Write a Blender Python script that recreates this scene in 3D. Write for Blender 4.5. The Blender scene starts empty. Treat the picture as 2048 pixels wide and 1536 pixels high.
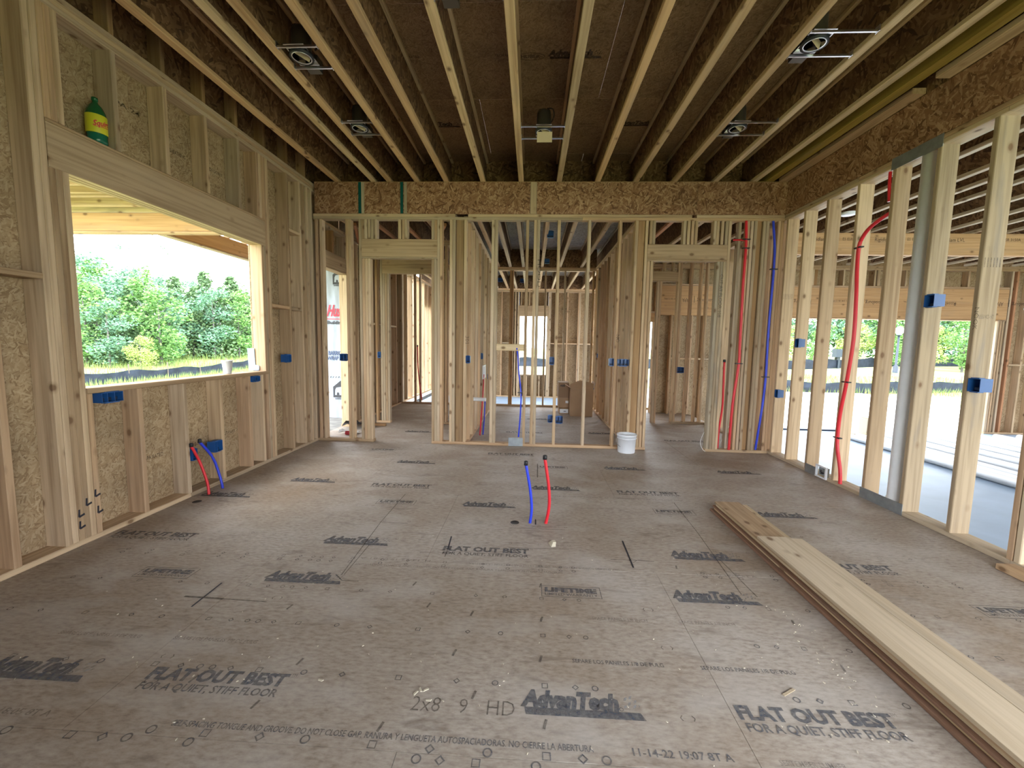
import bpy, bmesh, math, random
from mathutils import Vector, Matrix
random.seed(7)
SC = bpy.context.scene
COL = SC.collection
PI = math.pi

# ------------------------------------------------------------------ camera, world, sun, exposure
F_PX = 830.12
R_ = Vector((0.99866471, 0.048381, 0.01811308))
U_ = Vector((-0.02257438, 0.0933184, 0.99538037))
W_ = Vector((-0.04646721, 0.99446013, -0.09428596))
cam_d = bpy.data.cameras.new('camera')
cam = bpy.data.objects.new('camera', cam_d)
COL.objects.link(cam)
cam_d.sensor_fit = 'HORIZONTAL'
cam_d.sensor_width = 36.0
cam_d.lens = 36.0 * F_PX / 2048.0
cam_d.clip_start = 0.05
cam_d.clip_end = 500
m = Matrix.Identity(4)
for i in range(3):
    m[i][0] = R_[i]; m[i][1] = U_[i]; m[i][2] = -W_[i]
m[0][3], m[1][3], m[2][3] = 2.98165, -5.62208, 1.39364
cam.matrix_world = m
SC.camera = cam

world = bpy.data.worlds.new('sky'); SC.world = world
world.use_nodes = True
wn = world.node_tree.nodes; wl = world.node_tree.links
bg = wn['Background']
bg.inputs['Color'].default_value = (0.85, 0.91, 1.0, 1)
bg.inputs['Strength'].default_value = 3.6

sun_d = bpy.data.lights.new('sun', 'SUN')
sun_d.energy = 0.7
sun_d.angle = math.radians(25)
sun_d.color = (1.0, 0.96, 0.9)
sun = bpy.data.objects.new('sun', sun_d)
COL.objects.link(sun)
sun.rotation_euler = (math.radians(30), 0, math.radians(-60))

vs = SC.view_settings
vs.view_transform = 'Standard'; vs.look = 'None'
vs.exposure = 1.7; vs.gamma = 1.0
try: vs.use_curve_mapping = False
except Exception: pass
SC.cycles.max_bounces = 8
SC.cycles.diffuse_bounces = 6
SC.cycles.use_denoising = True
SC.cycles.sample_clamp_indirect = 8

# ------------------------------------------------------------------ material helpers
def new_mat(name):
    mt = bpy.data.materials.new(name); mt.use_nodes = True
    nt = mt.node_tree
    b = nt.nodes['Principled BSDF']
    return mt, nt, b
def N(nt, t, **kw):
    n = nt.nodes.new(t)
    for k, v in kw.items(): setattr(n, k, v)
    return n
def ramp(nt, stops, interp='LINEAR'):
    r = nt.nodes.new('ShaderNodeValToRGB'); cr = r.color_ramp; cr.interpolation = interp
    while len(cr.elements) > 1: cr.elements.remove(cr.elements[-1])
    cr.elements[0].position = stops[0][0]; cr.elements[0].color = (*stops[0][1], 1)
    for p, c in stops[1:]:
        e = cr.elements.new(p); e.color = (*c, 1)
    return r
def mixrgb(nt, fac, a, b, mode='MIX'):
    n = nt.nodes.new('ShaderNodeMix'); n.data_type = 'RGBA'; n.blend_type = mode
    L = nt.links
    for sock, v in ((n.inputs[0], fac), (n.inputs[6], a), (n.inputs[7], b)):
        if isinstance(v, (int, float)): sock.default_value = v
        elif isinstance(v, tuple): sock.default_value = (*v, 1)
        else: L.new(v, sock)
    return n.outputs[2]
def math_(nt, op, a, b=None, clamp=False):
    n = nt.nodes.new('ShaderNodeMath'); n.operation = op; n.use_clamp = clamp
    for i, v in enumerate((a, b)):
        if v is None: continue
        if isinstance(v, (int, float)): n.inputs[i].default_value = v
        else: nt.links.new(v, n.inputs[i])
    return n.outputs[0]
def mapping(nt, vec, scale=(1, 1, 1), rot=(0, 0, 0), loc=None):
    n = nt.nodes.new('ShaderNodeMapping')
    n.inputs['Scale'].default_value = scale; n.inputs['Rotation'].default_value = rot
    nt.links.new(vec, n.inputs['Vector'])
    if loc is not None: nt.links.new(loc, n.inputs['Location'])
    return n.outputs[0]
def simple(name, col, rough=0.5, metal=0.0, noise=0.0, nscale=8.0, **kw):
    mt, nt, b = new_mat(name)
    b.inputs['Roughness'].default_value = rough; b.inputs['Metallic'].default_value = metal
    if noise:
        tc = N(nt, 'ShaderNodeTexCoord'); nz = N(nt, 'ShaderNodeTexNoise')
        nz.inputs['Scale'].default_value = nscale; nz.inputs['Detail'].default_value = 5
        nt.links.new(tc.outputs['Object'], nz.inputs['Vector'])
        lo = tuple(max(0, c * (1 - noise)) for c in col); hi = tuple(min(1, c * (1 + noise)) for c in col)
        r = ramp(nt, [(0.3, lo), (0.7, hi)])
        nt.links.new(nz.outputs['Fac'], r.inputs[0]); nt.links.new(r.outputs[0], b.inputs['Base Color'])
    else:
        b.inputs['Base Color'].default_value = (*col, 1)
    for k, v in kw.items(): b.inputs[k].default_value = v
    return mt

def wood_mat(name, light, dark, knot=(0.16, 0.085, 0.04), var=1.0, knots=True, stain=0.0, tints=None):
    mt, nt, b = new_mat(name)
    b.inputs['Roughness'].default_value = 0.72
    try: b.inputs['Specular IOR Level'].default_value = 0.25
    except Exception: pass
    tc = N(nt, 'ShaderNodeTexCoord'); oi = N(nt, 'ShaderNodeObjectInfo')
    rnd = oi.outputs['Random']
    cmb = N(nt, 'ShaderNodeCombineXYZ')
    nt.links.new(math_(nt, 'MULTIPLY', rnd, 37.0), cmb.inputs[0]); nt.links.new(math_(nt, 'MULTIPLY', rnd, 91.0), cmb.inputs[1]); nt.links.new(math_(nt, 'MULTIPLY', rnd, 153.0), cmb.inputs[2])
    add = N(nt, 'ShaderNodeVectorMath', operation='ADD')
    nt.links.new(tc.outputs['Object'], add.inputs[0]); nt.links.new(cmb.outputs[0], add.inputs[1])
    v = add.outputs[0]
    # grain
    n1 = N(nt, 'ShaderNodeTexNoise'); n1.inputs['Scale'].default_value = 1; n1.inputs['Detail'].default_value = 4; n1.inputs['Distortion'].default_value = 0.4
    nt.links.new(mapping(nt, v, (38, 38, 1.3)), n1.inputs['Vector'])
    n2 = N(nt, 'ShaderNodeTexNoise'); n2.inputs['Scale'].default_value = 1; n2.inputs['Detail'].default_value = 3
    nt.links.new(mapping(nt, v, (7, 7, 0.7)), n2.inputs['Vector'])
    g = math_(nt, 'ADD', math_(nt, 'MULTIPLY', n1.outputs['Fac'], 0.6), math_(nt, 'MULTIPLY', n2.outputs['Fac'], 0.4))
    r = ramp(nt, [(0.34, dark), (0.56, light), (0.8, tuple(min(1, c * 1.1) for c in light))])
    nt.links.new(g, r.inputs[0])
    col = r.outputs[0]
    tints = tints or [(1, 1, 1), (0.98, 0.86, 0.74), (0.80, 0.80, 0.78), (1.08, 1.05, 1.0), (0.78, 0.71, 0.62), (1.02, 0.96, 0.86), (0.90, 0.79, 0.70), (1.1, 1.06, 0.98)]
    tr = ramp(nt, [(i / len(tints), t) for i, t in enumerate(tints)], 'CONSTANT')
    rr = math_(nt, 'FRACT', math_(nt, 'MULTIPLY', rnd, 17.31))
    nt.links.new(rr, tr.inputs[0])
    col = mixrgb(nt, var, col, tr.outputs[0], 'MULTIPLY')
    if knots:
        vo = N(nt, 'ShaderNodeTexVoronoi'); vo.inputs['Scale'].default_value = 1
        nt.links.new(mapping(nt, v, (8, 8, 5)), vo.inputs['Vector'])
        kr = ramp(nt, [(0.0, (1, 1, 1)), (0.10, (1, 1, 1)), (0.15, (0.35, 0.35, 0.35)), (0.24, (0, 0, 0))])
        nt.links.new(vo.outputs['Distance'], kr.inputs[0])
        sep = N(nt, 'ShaderNodeSeparateColor'); nt.links.new(vo.outputs['Color'], sep.inputs[0])
        on = math_(nt, 'GREATER_THAN', sep.outputs[0], 0.25)
        kf = math_(nt, 'MULTIPLY', kr.outputs[0], on)
        col = mixrgb(nt, math_(nt, 'MULTIPLY', kf, 0.85), col, knot)
    n3 = N(nt, 'ShaderNodeTexNoise'); n3.inputs['Scale'].default_value = 1; n3.inputs['Detail'].default_value = 4
    nt.links.new(mapping(nt, v, (10, 10, 1.6)), n3.inputs['Vector'])
    sr = ramp(nt, [(0.56, (0, 0, 0)), (0.74, (1, 1, 1))])
    nt.links.new(n3.outputs['Fac'], sr.inputs[0])
    col = mixrgb(nt, math_(nt, 'MULTIPLY', sr.outputs[0], 0.22 + stain), col, (0.22, 0.19, 0.16))
    nt.links.new(col, b.inputs['Base Color'])
    bp = N(nt, 'ShaderNodeBump'); bp.inputs['Strength'].default_value = 0.12; bp.inputs['Distance'].default_value = 0.004
    nt.links.new(n1.outputs['Fac'], bp.inputs['Height']); nt.links.new(bp.outputs[0], b.inputs['Normal'])
    return mt

def osb_mat(name, cols, scale=1.0, coord='Object', dirt=0.25):
    """strand board: four stretched cell layers at different angles, the strongest strand on top. Works on any face."""
    mt, nt, b = new_mat(name)
    b.inputs['Roughness'].default_value = 0.7
    try: b.inputs['Specular IOR Level'].default_value = 0.3
    except Exception: pass
    tc = N(nt, 'ShaderNodeTexCoord'); v = tc.outputs[coord]
    oi = N(nt, 'ShaderNodeObjectInfo'); cmb = N(nt, 'ShaderNodeCombineXYZ')
    for i, k in enumerate((41.0, 67.0, 23.0)): nt.links.new(math_(nt, 'MULTIPLY', oi.outputs['Random'], k), cmb.inputs[i])
    ad = N(nt, 'ShaderNodeVectorMath', operation='ADD'); nt.links.new(v, ad.inputs[0]); nt.links.new(cmb.outputs[0], ad.inputs[1])
    nzv = N(nt, 'ShaderNodeTexNoise'); nzv.inputs['Scale'].default_value = 9; nzv.inputs['Detail'].default_value = 2
    nt.links.new(ad.outputs[0], nzv.inputs['Vector'])
    mv = N(nt, 'ShaderNodeVectorMath', operation='MULTIPLY_ADD')
    nt.links.new(nzv.outputs['Color'], mv.inputs[0]); mv.inputs[1].default_value = (0.013, 0.013, 0.013); nt.links.new(ad.outputs[0], mv.inputs[2])
    v = mv.outputs[0]
    best = None; bestw = None
    sx = N(nt, 'ShaderNodeSeparateXYZ'); nt.links.new(v, sx.inputs[0])
    c2 = N(nt, 'ShaderNodeCombineXYZ'); nt.links.new(math_(nt, 'ADD', sx.outputs[0], sx.outputs[1]), c2.inputs[0]); nt.links.new(sx.outputs[2], c2.inputs[1])
    for i, a in enumerate((0.25, 1.15, 1.95, 2.75, 0.7)):
        vo = N(nt, 'ShaderNodeTexVoronoi'); vo.voronoi_dimensions = '2D'; vo.inputs['Scale'].default_value = 1
        n0 = N(nt, 'ShaderNodeMapping'); n0.inputs['Rotation'].default_value = (0, 0, a); n0.inputs['Location'].default_value = (i * 3.7, i * 1.9, 0)
        nt.links.new(c2.outputs[0], n0.inputs['Vector'])
        nt.links.new(mapping(nt, n0.outputs[0], (11 * scale, 52 * scale, 1)), vo.inputs['Vector'])
        sp = N(nt, 'ShaderNodeSeparateColor'); nt.links.new(vo.outputs['Color'], sp.inputs[0])
        shade, wgt = sp.outputs[0], sp.outputs[1]
        if best is None: best, bestw = shade, wgt
        else:
            gt = math_(nt, 'GREATER_THAN', wgt, bestw)
            mx = N(nt, 'ShaderNodeMix'); mx.data_type = 'FLOAT'
            nt.links.new(gt, mx.inputs[0]); nt.links.new(best, mx.inputs[2]); nt.links.new(shade, mx.inputs[3])
            best = mx.outputs[0]; bestw = math_(nt, 'MAXIMUM', bestw, wgt)
    r = ramp(nt, [(0.0, cols[0]), (0.25, cols[1]), (0.6, cols[2]), (1.0, cols[3])])
    nt.links.new(best, r.inputs[0])
    n3 = N(nt, 'ShaderNodeTexNoise'); n3.inputs['Scale'].default_value = 2.3; n3.inputs['Detail'].default_value = 6
    nt.links.new(ad.outputs[0], n3.inputs['Vector'])
    dr = ramp(nt, [(0.35, (1 - dirt,) * 3), (0.65, (1, 1, 1))]); nt.links.new(n3.outputs['Fac'], dr.inputs[0])
    col = mixrgb(nt, 1.0, r.outputs[0], dr.outputs[0], 'MULTIPLY')
    nt.links.new(col, b.inputs['Base Color'])
    return mt

M = {}
M['stud'] = wood_mat('stud_lumber', (0.56, 0.43, 0.29), (0.36, 0.255, 0.16))
M['aged'] = wood_mat('weathered_lumber', (0.52, 0.43, 0.31), (0.30, 0.235, 0.16), stain=0.55)
M['header'] = wood_mat('header_lumber', (0.49, 0.36, 0.225), (0.31, 0.21, 0.12), var=0.4)
M['flange'] = wood_mat('joist_flange_lumber', (0.62, 0.46, 0.28), (0.40, 0.27, 0.15), stain=0.15)
M['brown'] = wood_mat('brown_post_lumber', (0.38, 0.24, 0.12), (0.26, 0.15, 0.07))
M['red'] = wood_mat('reddish_lumber', (0.48, 0.25, 0.14), (0.36, 0.17, 0.09))
M['lvl'] = wood_mat('laminated_beam', (0.54, 0.33, 0.16), (0.40, 0.225, 0.10), var=0.15, stain=0.05)
M['yellow'] = wood_mat('yellow_treated_beam', (0.33, 0.22, 0.045), (0.22, 0.14, 0.025), knots=False, var=0.0)
M['board'] = wood_mat('pine_board', (0.60, 0.47, 0.30), (0.44, 0.32, 0.18), var=0.6)
M['boardlight'] = wood_mat('pale_pine_board', (0.58, 0.475, 0.34), (0.44, 0.345, 0.23), var=0.2)
M['boardred'] = wood_mat('reddish_board', (0.27, 0.155, 0.10), (0.19, 0.105, 0.065), knots=False, var=0.1)
M['osb'] = osb_mat('sheathing_board', [(0.27, 0.175, 0.09), (0.37, 0.255, 0.14), (0.44, 0.315, 0.18), (0.52, 0.395, 0.245)], 2.1)
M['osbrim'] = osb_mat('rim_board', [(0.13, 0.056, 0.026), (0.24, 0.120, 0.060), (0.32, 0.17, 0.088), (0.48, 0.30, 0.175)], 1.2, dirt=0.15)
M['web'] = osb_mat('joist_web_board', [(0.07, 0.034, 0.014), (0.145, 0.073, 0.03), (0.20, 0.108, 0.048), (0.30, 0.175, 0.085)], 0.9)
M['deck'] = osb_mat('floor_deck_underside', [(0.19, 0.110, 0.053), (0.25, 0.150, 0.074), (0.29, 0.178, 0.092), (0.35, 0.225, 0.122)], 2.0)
M['deckgrey'] = osb_mat('pale_deck_underside', [(0.30, 0.25, 0.20), (0.40, 0.34, 0.27), (0.48, 0.42, 0.35), (0.58, 0.52, 0.45)], 1.5)

# subfloor
def floor_mat():
    mt, nt, b = new_mat('subfloor_board')
    tc = N(nt, 'ShaderNodeTexCoord'); gpos = N(nt, 'ShaderNodeNewGeometry').outputs['Position']
    nA = N(nt, 'ShaderNodeTexNoise'); nA.inputs['Scale'].default_value = 1; nA.inputs['Detail'].default_value = 6; nA.inputs['Roughness'].default_value = 0.65
    nt.links.new(mapping(nt, gpos, (24, 60, 20)), nA.inputs['Vector'])
    r = ramp(nt, [(0.25, (0.22, 0.175, 0.138)), (0.48, (0.385, 0.325, 0.265)), (0.75, (0.50, 0.445, 0.38))]); nt.links.new(nA.outputs['Fac'], r.inputs[0])
    nB = N(nt, 'ShaderNodeTexNoise'); nB.inputs['Scale'].default_value = 0.9; nB.inputs['Detail'].default_value = 5
    nt.links.new(gpos, nB.inputs['Vector'])
    r2 = ramp(nt, [(0.35, (0.76, 0.68, 0.60)), (0.65, (1.08, 1.10, 1.12))]); nt.links.new(nB.outputs['Fac'], r2.inputs[0])
    col = mixrgb(nt, 1.0, r.outputs[0], r2.outputs[0], 'MULTIPLY')
    # scuffs
    nC = N(nt, 'ShaderNodeTexNoise'); nC.inputs['Scale'].default_value = 1; nC.inputs['Detail'].default_value = 4; nC.inputs['Distortion'].default_value = 1.0
    nt.links.new(mapping(nt, gpos, (3.5, 13, 3)), nC.inputs['Vector'])
    r3 = ramp(nt, [(0.60, (0, 0, 0)), (0.70, (1, 1, 1))]); nt.links.new(nC.outputs['Fac'], r3.inputs[0])
    col = mixrgb(nt, math_(nt, 'MULTIPLY', r3.outputs[0], 0.45), col, (0.16, 0.12, 0.09))
    # pale dust
    nD = N(nt, 'ShaderNodeTexNoise'); nD.inputs['Scale'].default_value = 2.2; nD.inputs['Detail'].default_value = 7
    nt.links.new(mapping(nt, gpos, (1, 1.7, 1), (0, 0, 0.4)), nD.inputs['Vector'])
    r4 = ramp(nt, [(0.5, (0, 0, 0)), (0.7, (1, 1, 1))]); nt.links.new(nD.outputs['Fac'], r4.inputs[0])
    col = mixrgb(nt, math_(nt, 'MULTIPLY', r4.outputs[0], 0.5), col, (0.52, 0.48, 0.43))
    nt.links.new(col, b.inputs['Base Color'])
    b.inputs['Roughness'].default_value = 0.62
    bp = N(nt, 'ShaderNodeBump'); bp.inputs['Strength'].default_value = 0.25; bp.inputs['Distance'].default_value = 0.002
    nt.links.new(nA.outputs['Fac'], bp.inputs['Height']); nt.links.new(bp.outputs[0], b.inputs['Normal'])
    return mt
M['floor'] = floor_mat()

def ink_mat(name, col, wear=0.5, amount=0.85):
    mt, nt, b = new_mat(name)
    b.inputs['Base Color'].default_value = (*col, 1); b.inputs['Roughness'].default_value = 0.7
    tc = N(nt, 'ShaderNodeNewGeometry')
    nz = N(nt, 'ShaderNodeTexNoise'); nz.inputs['Scale'].default_value = 45; nz.inputs['Detail'].default_value = 5; nz.inputs['Roughness'].default_value = 0.7
    nt.links.new(tc.outputs['Position'], nz.inputs['Vector'])
    r = ramp(nt, [(0.5 - 0.25 * wear - 0.08, (amount,) * 3), (0.5 + 0.16, (amount * (1 - wear),) * 3)])
    nt.links.new(nz.outputs['Fac'], r.inputs[0])
    tr = N(nt, 'ShaderNodeBsdfTransparent'); mx = N(nt, 'ShaderNodeMixShader')
    nt.links.new(r.outputs[0], mx.inputs[0]); nt.links.new(tr.outputs[0], mx.inputs[1]); nt.links.new(b.outputs[0], mx.inputs[2])
    nt.links.new(mx.outputs[0], nt.nodes['Material Output'].inputs['Surface'])
    return mt
M['ink'] = ink_mat('floor_ink', (0.085, 0.097, 0.122), 0.5, 0.84)
M['inkfaint'] = ink_mat('faint_ink', (0.085, 0.085, 0.10), 0.75, 0.62)
M['inkblue'] = ink_mat('pale_blue_ink', (0.16, 0.24, 0.33), 0.7, 0.6)
M['inkbar'] = ink_mat('light_lettering', (0.33, 0.30, 0.27), 0.6, 0.7)
M['pencil'] = ink_mat('pencil', (0.07, 0.06, 0.055), 0.5, 0.75)
M['stampdark'] = ink_mat('board_stamp', (0.05, 0.035, 0.025), 0.45, 0.85)
M['marker'] = simple('black_marker', (0.02, 0.02, 0.03), 0.6)
M['inkred'] = simple('red_print', (0.62, 0.03, 0.06), 0.6)
M['inknavy'] = simple('navy_print', (0.04, 0.07, 0.16), 0.6)
M['inkgrey'] = simple('dark_print', (0.03, 0.03, 0.035), 0.6)
M['wrap'] = simple('white_house_wrap', (0.33, 0.37, 0.43), 0.5, noise=0.05, nscale=2.5)  # white wrap greyed down: the porch shade is put into its colour
M['blue'] = simple('blue_plastic', (0.015, 0.085, 0.27), 0.4)
M['bluelight'] = simple('light_blue_plastic', (0.06, 0.2, 0.50), 0.4)
M['boxin'] = simple('dark_box_inside', (0.008, 0.02, 0.05), 0.6)
M['pexred'] = simple('red_pex', (0.68, 0.018, 0.03), 0.35)
M['pexblue'] = simple('blue_pex', (0.022, 0.05, 0.60), 0.35)
M['black'] = simple('black_rubber', (0.012, 0.012, 0.015), 0.5)
M['zinc'] = simple('zinc_steel', (0.34, 0.37, 0.38), 0.45, 0.7, noise=0.15, nscale=14)
M['galv'] = simple('bright_galvanised', (0.75, 0.77, 0.80), 0.28, 1.0)
M['housing'] = simple('lamp_housing', (0.10, 0.085, 0.07), 0.4, 0.6)
M['chromein'] = simple('mirror_inside', (0.6, 0.6, 0.62), 0.12, 1.0)
M['white'] = simple('white_plastic', (0.78, 0.80, 0.82), 0.4)
M['pvc'] = simple('white_pvc', (0.90, 0.90, 0.89), 0.35, noise=0.04, nscale=5)
M['pvcslab'] = simple('grey_white_pvc', (0.50, 0.52, 0.54), 0.35, noise=0.04, nscale=5)
M['card'] = simple('cardboard', (0.40, 0.265, 0.155), 0.8, noise=0.08, nscale=4)
M['cardlight'] = simple('cardboard_light', (0.58, 0.45, 0.30), 0.8)
M['carddark'] = simple('cardboard_dark', (0.30, 0.19, 0.11), 0.8)
M['concrete'] = simple('slab_concrete', (0.27, 0.36, 0.47), 0.5, noise=0.10, nscale=2.2)  # light grey concrete tinted with the sky's blue cast
M['drive'] = simple('driveway_concrete', (0.78, 0.76, 0.72), 0.8, noise=0.06, nscale=1.1)
M['earth'] = simple('porch_ground', (0.17, 0.165, 0.15), 0.9, noise=0.3, nscale=6)
M['teal'] = simple('teal_strap', (0.0, 0.075, 0.07), 0.4)
M['plasticblack'] = simple('black_plastic_sheet', (0.018, 0.018, 0.02), 0.3)
M['redlabel'] = simple('red_label', (0.6, 0.04, 0.06), 0.4)
M['cup'] = simple('foam_cup', (0.55, 0.55, 0.54), 0.7)
M['bluewrap'] = simple('pale_blue_wrap', (0.26, 0.35, 0.43), 0.5, noise=0.1, nscale=9)
M['green'] = simple('green_bottle', (0.012, 0.10, 0.035), 0.15)
M['lime'] = simple('yellow_label', (0.62, 0.60, 0.03), 0.4)
M['tealbottle'] = simple('green_bottle_base', (0.01, 0.13, 0.075), 0.12)
M['gravel'] = simple('pale_chips', (0.62, 0.56, 0.43), 0.8)
M['foil'] = simple('crinkled_foil', (0.85, 0.87, 0.9), 0.2, 1.0)
M['fence'] = simple('silt_fence_fabric', (0.035, 0.045, 0.07), 0.8, noise=0.3, nscale=3)
M['stake'] = simple('fence_stake', (0.14, 0.11, 0.09), 0.8)
M['pole'] = simple('lamp_pole', (0.02, 0.03, 0.045), 0.5)
M['globe'] = simple('lamp_globe', (0.85, 0.86, 0.88), 0.3)
M['cable'] = simple('white_cable', (0.75, 0.74, 0.70), 0.5)
M['bark'] = simple('tree_bark', (0.13, 0.12, 0.11), 0.9, noise=0.3, nscale=6)
M['deadwood'] = simple('bare_pale_branch', (0.17, 0.18, 0.18), 0.9)

def leaf_mat(name, c1, c2):
    mt, nt, b = new_mat(name)
    gi = N(nt, 'ShaderNodeNewGeometry')
    r = ramp(nt, [(0.0, c1), (1.0, c2)]); nt.links.new(gi.outputs['Random Per Island'], r.inputs[0])
    nt.links.new(r.outputs[0], b.inputs['Base Color']); b.inputs['Roughness'].default_value = 0.8
    return mt
M['leafA'] = leaf_mat('fresh_leaves', (0.085, 0.21, 0.055), (0.20, 0.36, 0.09))
M['leafB'] = leaf_mat('cedar_needles', (0.085, 0.165, 0.07), (0.18, 0.28, 0.115))
M['leafC'] = leaf_mat('blue_green_leaves', (0.10, 0.23, 0.14), (0.20, 0.35, 0.21))
M['leafY'] = leaf_mat('yellow_green_leaves', (0.24, 0.34, 0.08), (0.42, 0.5, 0.16))
M['blade'] = leaf_mat('grass_blades', (0.10, 0.20, 0.03), (0.36, 0.42, 0.12))
def meadow_mat():
    mt, nt, b = new_mat('meadow')
    g = N(nt, 'ShaderNodeNewGeometry'); nz = N(nt, 'ShaderNodeTexNoise'); nz.inputs['Scale'].default_value = 0.22; nz.inputs['Detail'].default_value = 6
    nt.links.new(g.outputs['Position'], nz.inputs['Vector'])
    r = ramp(nt, [(0.35, (0.14, 0.22, 0.05)), (0.55, (0.34, 0.38, 0.14)), (0.7, (0.46, 0.44, 0.24))]); nt.links.new(nz.outputs['Fac'], r.inputs[0])
    nt.links.new(r.outputs[0], b.inputs['Base Color']); b.inputs['Roughness'].default_value = 0.95
    return mt
M['meadow'] = meadow_mat()

# ------------------------------------------------------------------ object helpers
def link(name, me, parent=None, loc=(0, 0, 0), rot=(0, 0, 0), kind=None):
    from mathutils import Euler
    o = bpy.data.objects.new(name, me); COL.objects.link(o)
    mw = Matrix.Translation(Vector(loc)) @ Euler(rot).to_matrix().to_4x4()
    if parent is not None:
        o.parent = parent
        mw = world_mat(parent).inverted() @ mw
    l, q, s_ = mw.decompose()
    o.location = l; o.rotation_euler = q.to_euler()
    if kind: o['kind'] = kind
    return o
def world_mat(o):
    mb = Matrix.Translation(o.location) @ o.rotation_euler.to_matrix().to_4x4()
    return world_mat(o.parent) @ mb if o.parent is not None else mb
def world_loc(o):
    return world_mat(o).translation
def structure(name, loc=(0, 0, 0)):
    o = bpy.data.objects.new(name, None); COL.objects.link(o); o.location = loc; o['kind'] = 'structure'
    o.empty_display_size = 0.2
    return o
def thing(name, label, cat, loc, group=None):
    o = bpy.data.objects.new(name, None); COL.objects.link(o); o.location = loc
    o.empty_display_size = 0.05
    o['label'] = label; o['category'] = cat
    if group: o['group'] = group
    return o
def tag(o, label, cat, group=None):
    o['label'] = label; o['category'] = cat
    if group: o['group'] = group
    return o
_mc = {}
def lum_mesh(a, b_, l, mat, ch=0.0045):
    """piece of lumber, local size a (x) b (y) l (z), long edges eased"""
    key = (round(a, 3), round(b_, 3), round(l, 3), mat.name, ch)
    if key in _mc: return _mc[key]
    me = bpy.data.meshes.new('lumber')
    ha, hb, hl = a / 2, b_ / 2, l / 2
    c = min(ch, ha * 0.4, hb * 0.4)
    ring = [(-ha + c, -hb), (ha - c, -hb), (ha, -hb + c), (ha, hb - c), (ha - c, hb), (-ha + c, hb), (-ha, hb - c), (-ha, -hb + c)]
    vs_ = [(x, y, -hl) for x, y in ring] + [(x, y, hl) for x, y in ring]
    fs = [tuple(range(7, -1, -1)), tuple(range(8, 16))] + [(i, (i + 1) % 8, 8 + (i + 1) % 8, 8 + i) for i in range(8)]
    me.from_pydata(vs_, [], fs); me.materials.append(mat); me.update()
    _mc[key] = me
    return me
def lum(parent, name, x0, x1, y0, y1, z0, z1, mat='stud', axis=None, ch=0.0045, kind=None, tilt=0.0):
    dx, dy, dz = x1 - x0, y1 - y0, z1 - z0
    if axis is None: axis = 'XYZ'[[dx, dy, dz].index(max(dx, dy, dz))]
    mt = M[mat] if isinstance(mat, str) else mat
    if axis == 'Z': me, rot = lum_mesh(dx, dy, dz, mt, ch), (0, 0, 0)
    elif axis == 'X': me, rot = lum_mesh(dz, dy, dx, mt, ch), (0, PI / 2, 0)
    else: me, rot = lum_mesh(dx, dz, dy, mt, ch), (-PI / 2, 0, 0)
    rot = (rot[0], rot[1], rot[2] + tilt) if axis != 'Z' else (tilt, 0, 0)
    return link(name, me, parent, ((x0 + x1) / 2, (y0 + y1) / 2, (z0 + z1) / 2), rot, kind)
def box_bm(bm, x0, x1, y0, y1, z0, z1, mi=0):
    v = [bm.verts.new(p) for p in ((x0, y0, z0), (x1, y0, z0), (x1, y1, z0), (x0, y1, z0), (x0, y0, z1), (x1, y0, z1), (x1, y1, z1), (x0, y1, z1))]
    for f in ((3, 2, 1, 0), (4, 5, 6, 7), (0, 1, 5, 4), (1, 2, 6, 5), (2, 3, 7, 6), (3, 0, 4, 7)):
        fc = bm.faces.new([v[i] for i in f]); fc.material_index = mi
def bm_obj(name, bm, mats, parent=None, loc=(0, 0, 0), rot=(0, 0, 0), smooth=False, kind=None):
    me = bpy.data.meshes.new(name); bm.normal_update(); bm.to_mesh(me); bm.free()
    for mm in (mats if isinstance(mats, (list, tuple)) else [mats]): me.materials.append(M[mm] if isinstance(mm, str) else mm)
    if smooth:
        for p in me.polygons: p.use_smooth = True
    return link(name, me, parent, loc, rot, kind)
def box(name, x0, x1, y0, y1, z0, z1, mat, parent=None, kind=None, bev=0.0):
    """box whose origin is its base centre"""
    cx, cy = (x0 + x1) / 2, (y0 + y1) / 2
    bm = bmesh.new(); box_bm(bm, x0 - cx, x1 - cx, y0 - cy, y1 - cy, 0, z1 - z0)
    if bev: bmesh.ops.bevel(bm, geom=list(bm.edges), offset=bev, segments=2, affect='EDGES')
    return bm_obj(name, bm, mat, parent, (cx, cy, z0), kind=kind)
def catmull(pts, n=6):
    P = [Vector(p) for p in pts]
    if len(P) < 3: return P
    out = []
    for i in range(len(P) - 1):
        p0 = P[max(i - 1, 0)]; p1 = P[i]; p2 = P[i + 1]; p3 = P[min(i + 2, len(P) - 1)]
        for k in range(n):
            t = k / n
            out.append(0.5 * ((2 * p1) + (-p0 + p2) * t + (2 * p0 - 5 * p1 + 4 * p2 - p3) * t * t + (-p0 + 3 * p1 - 3 * p2 + p3) * t ** 3))
    out.append(P[-1]); return out
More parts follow.
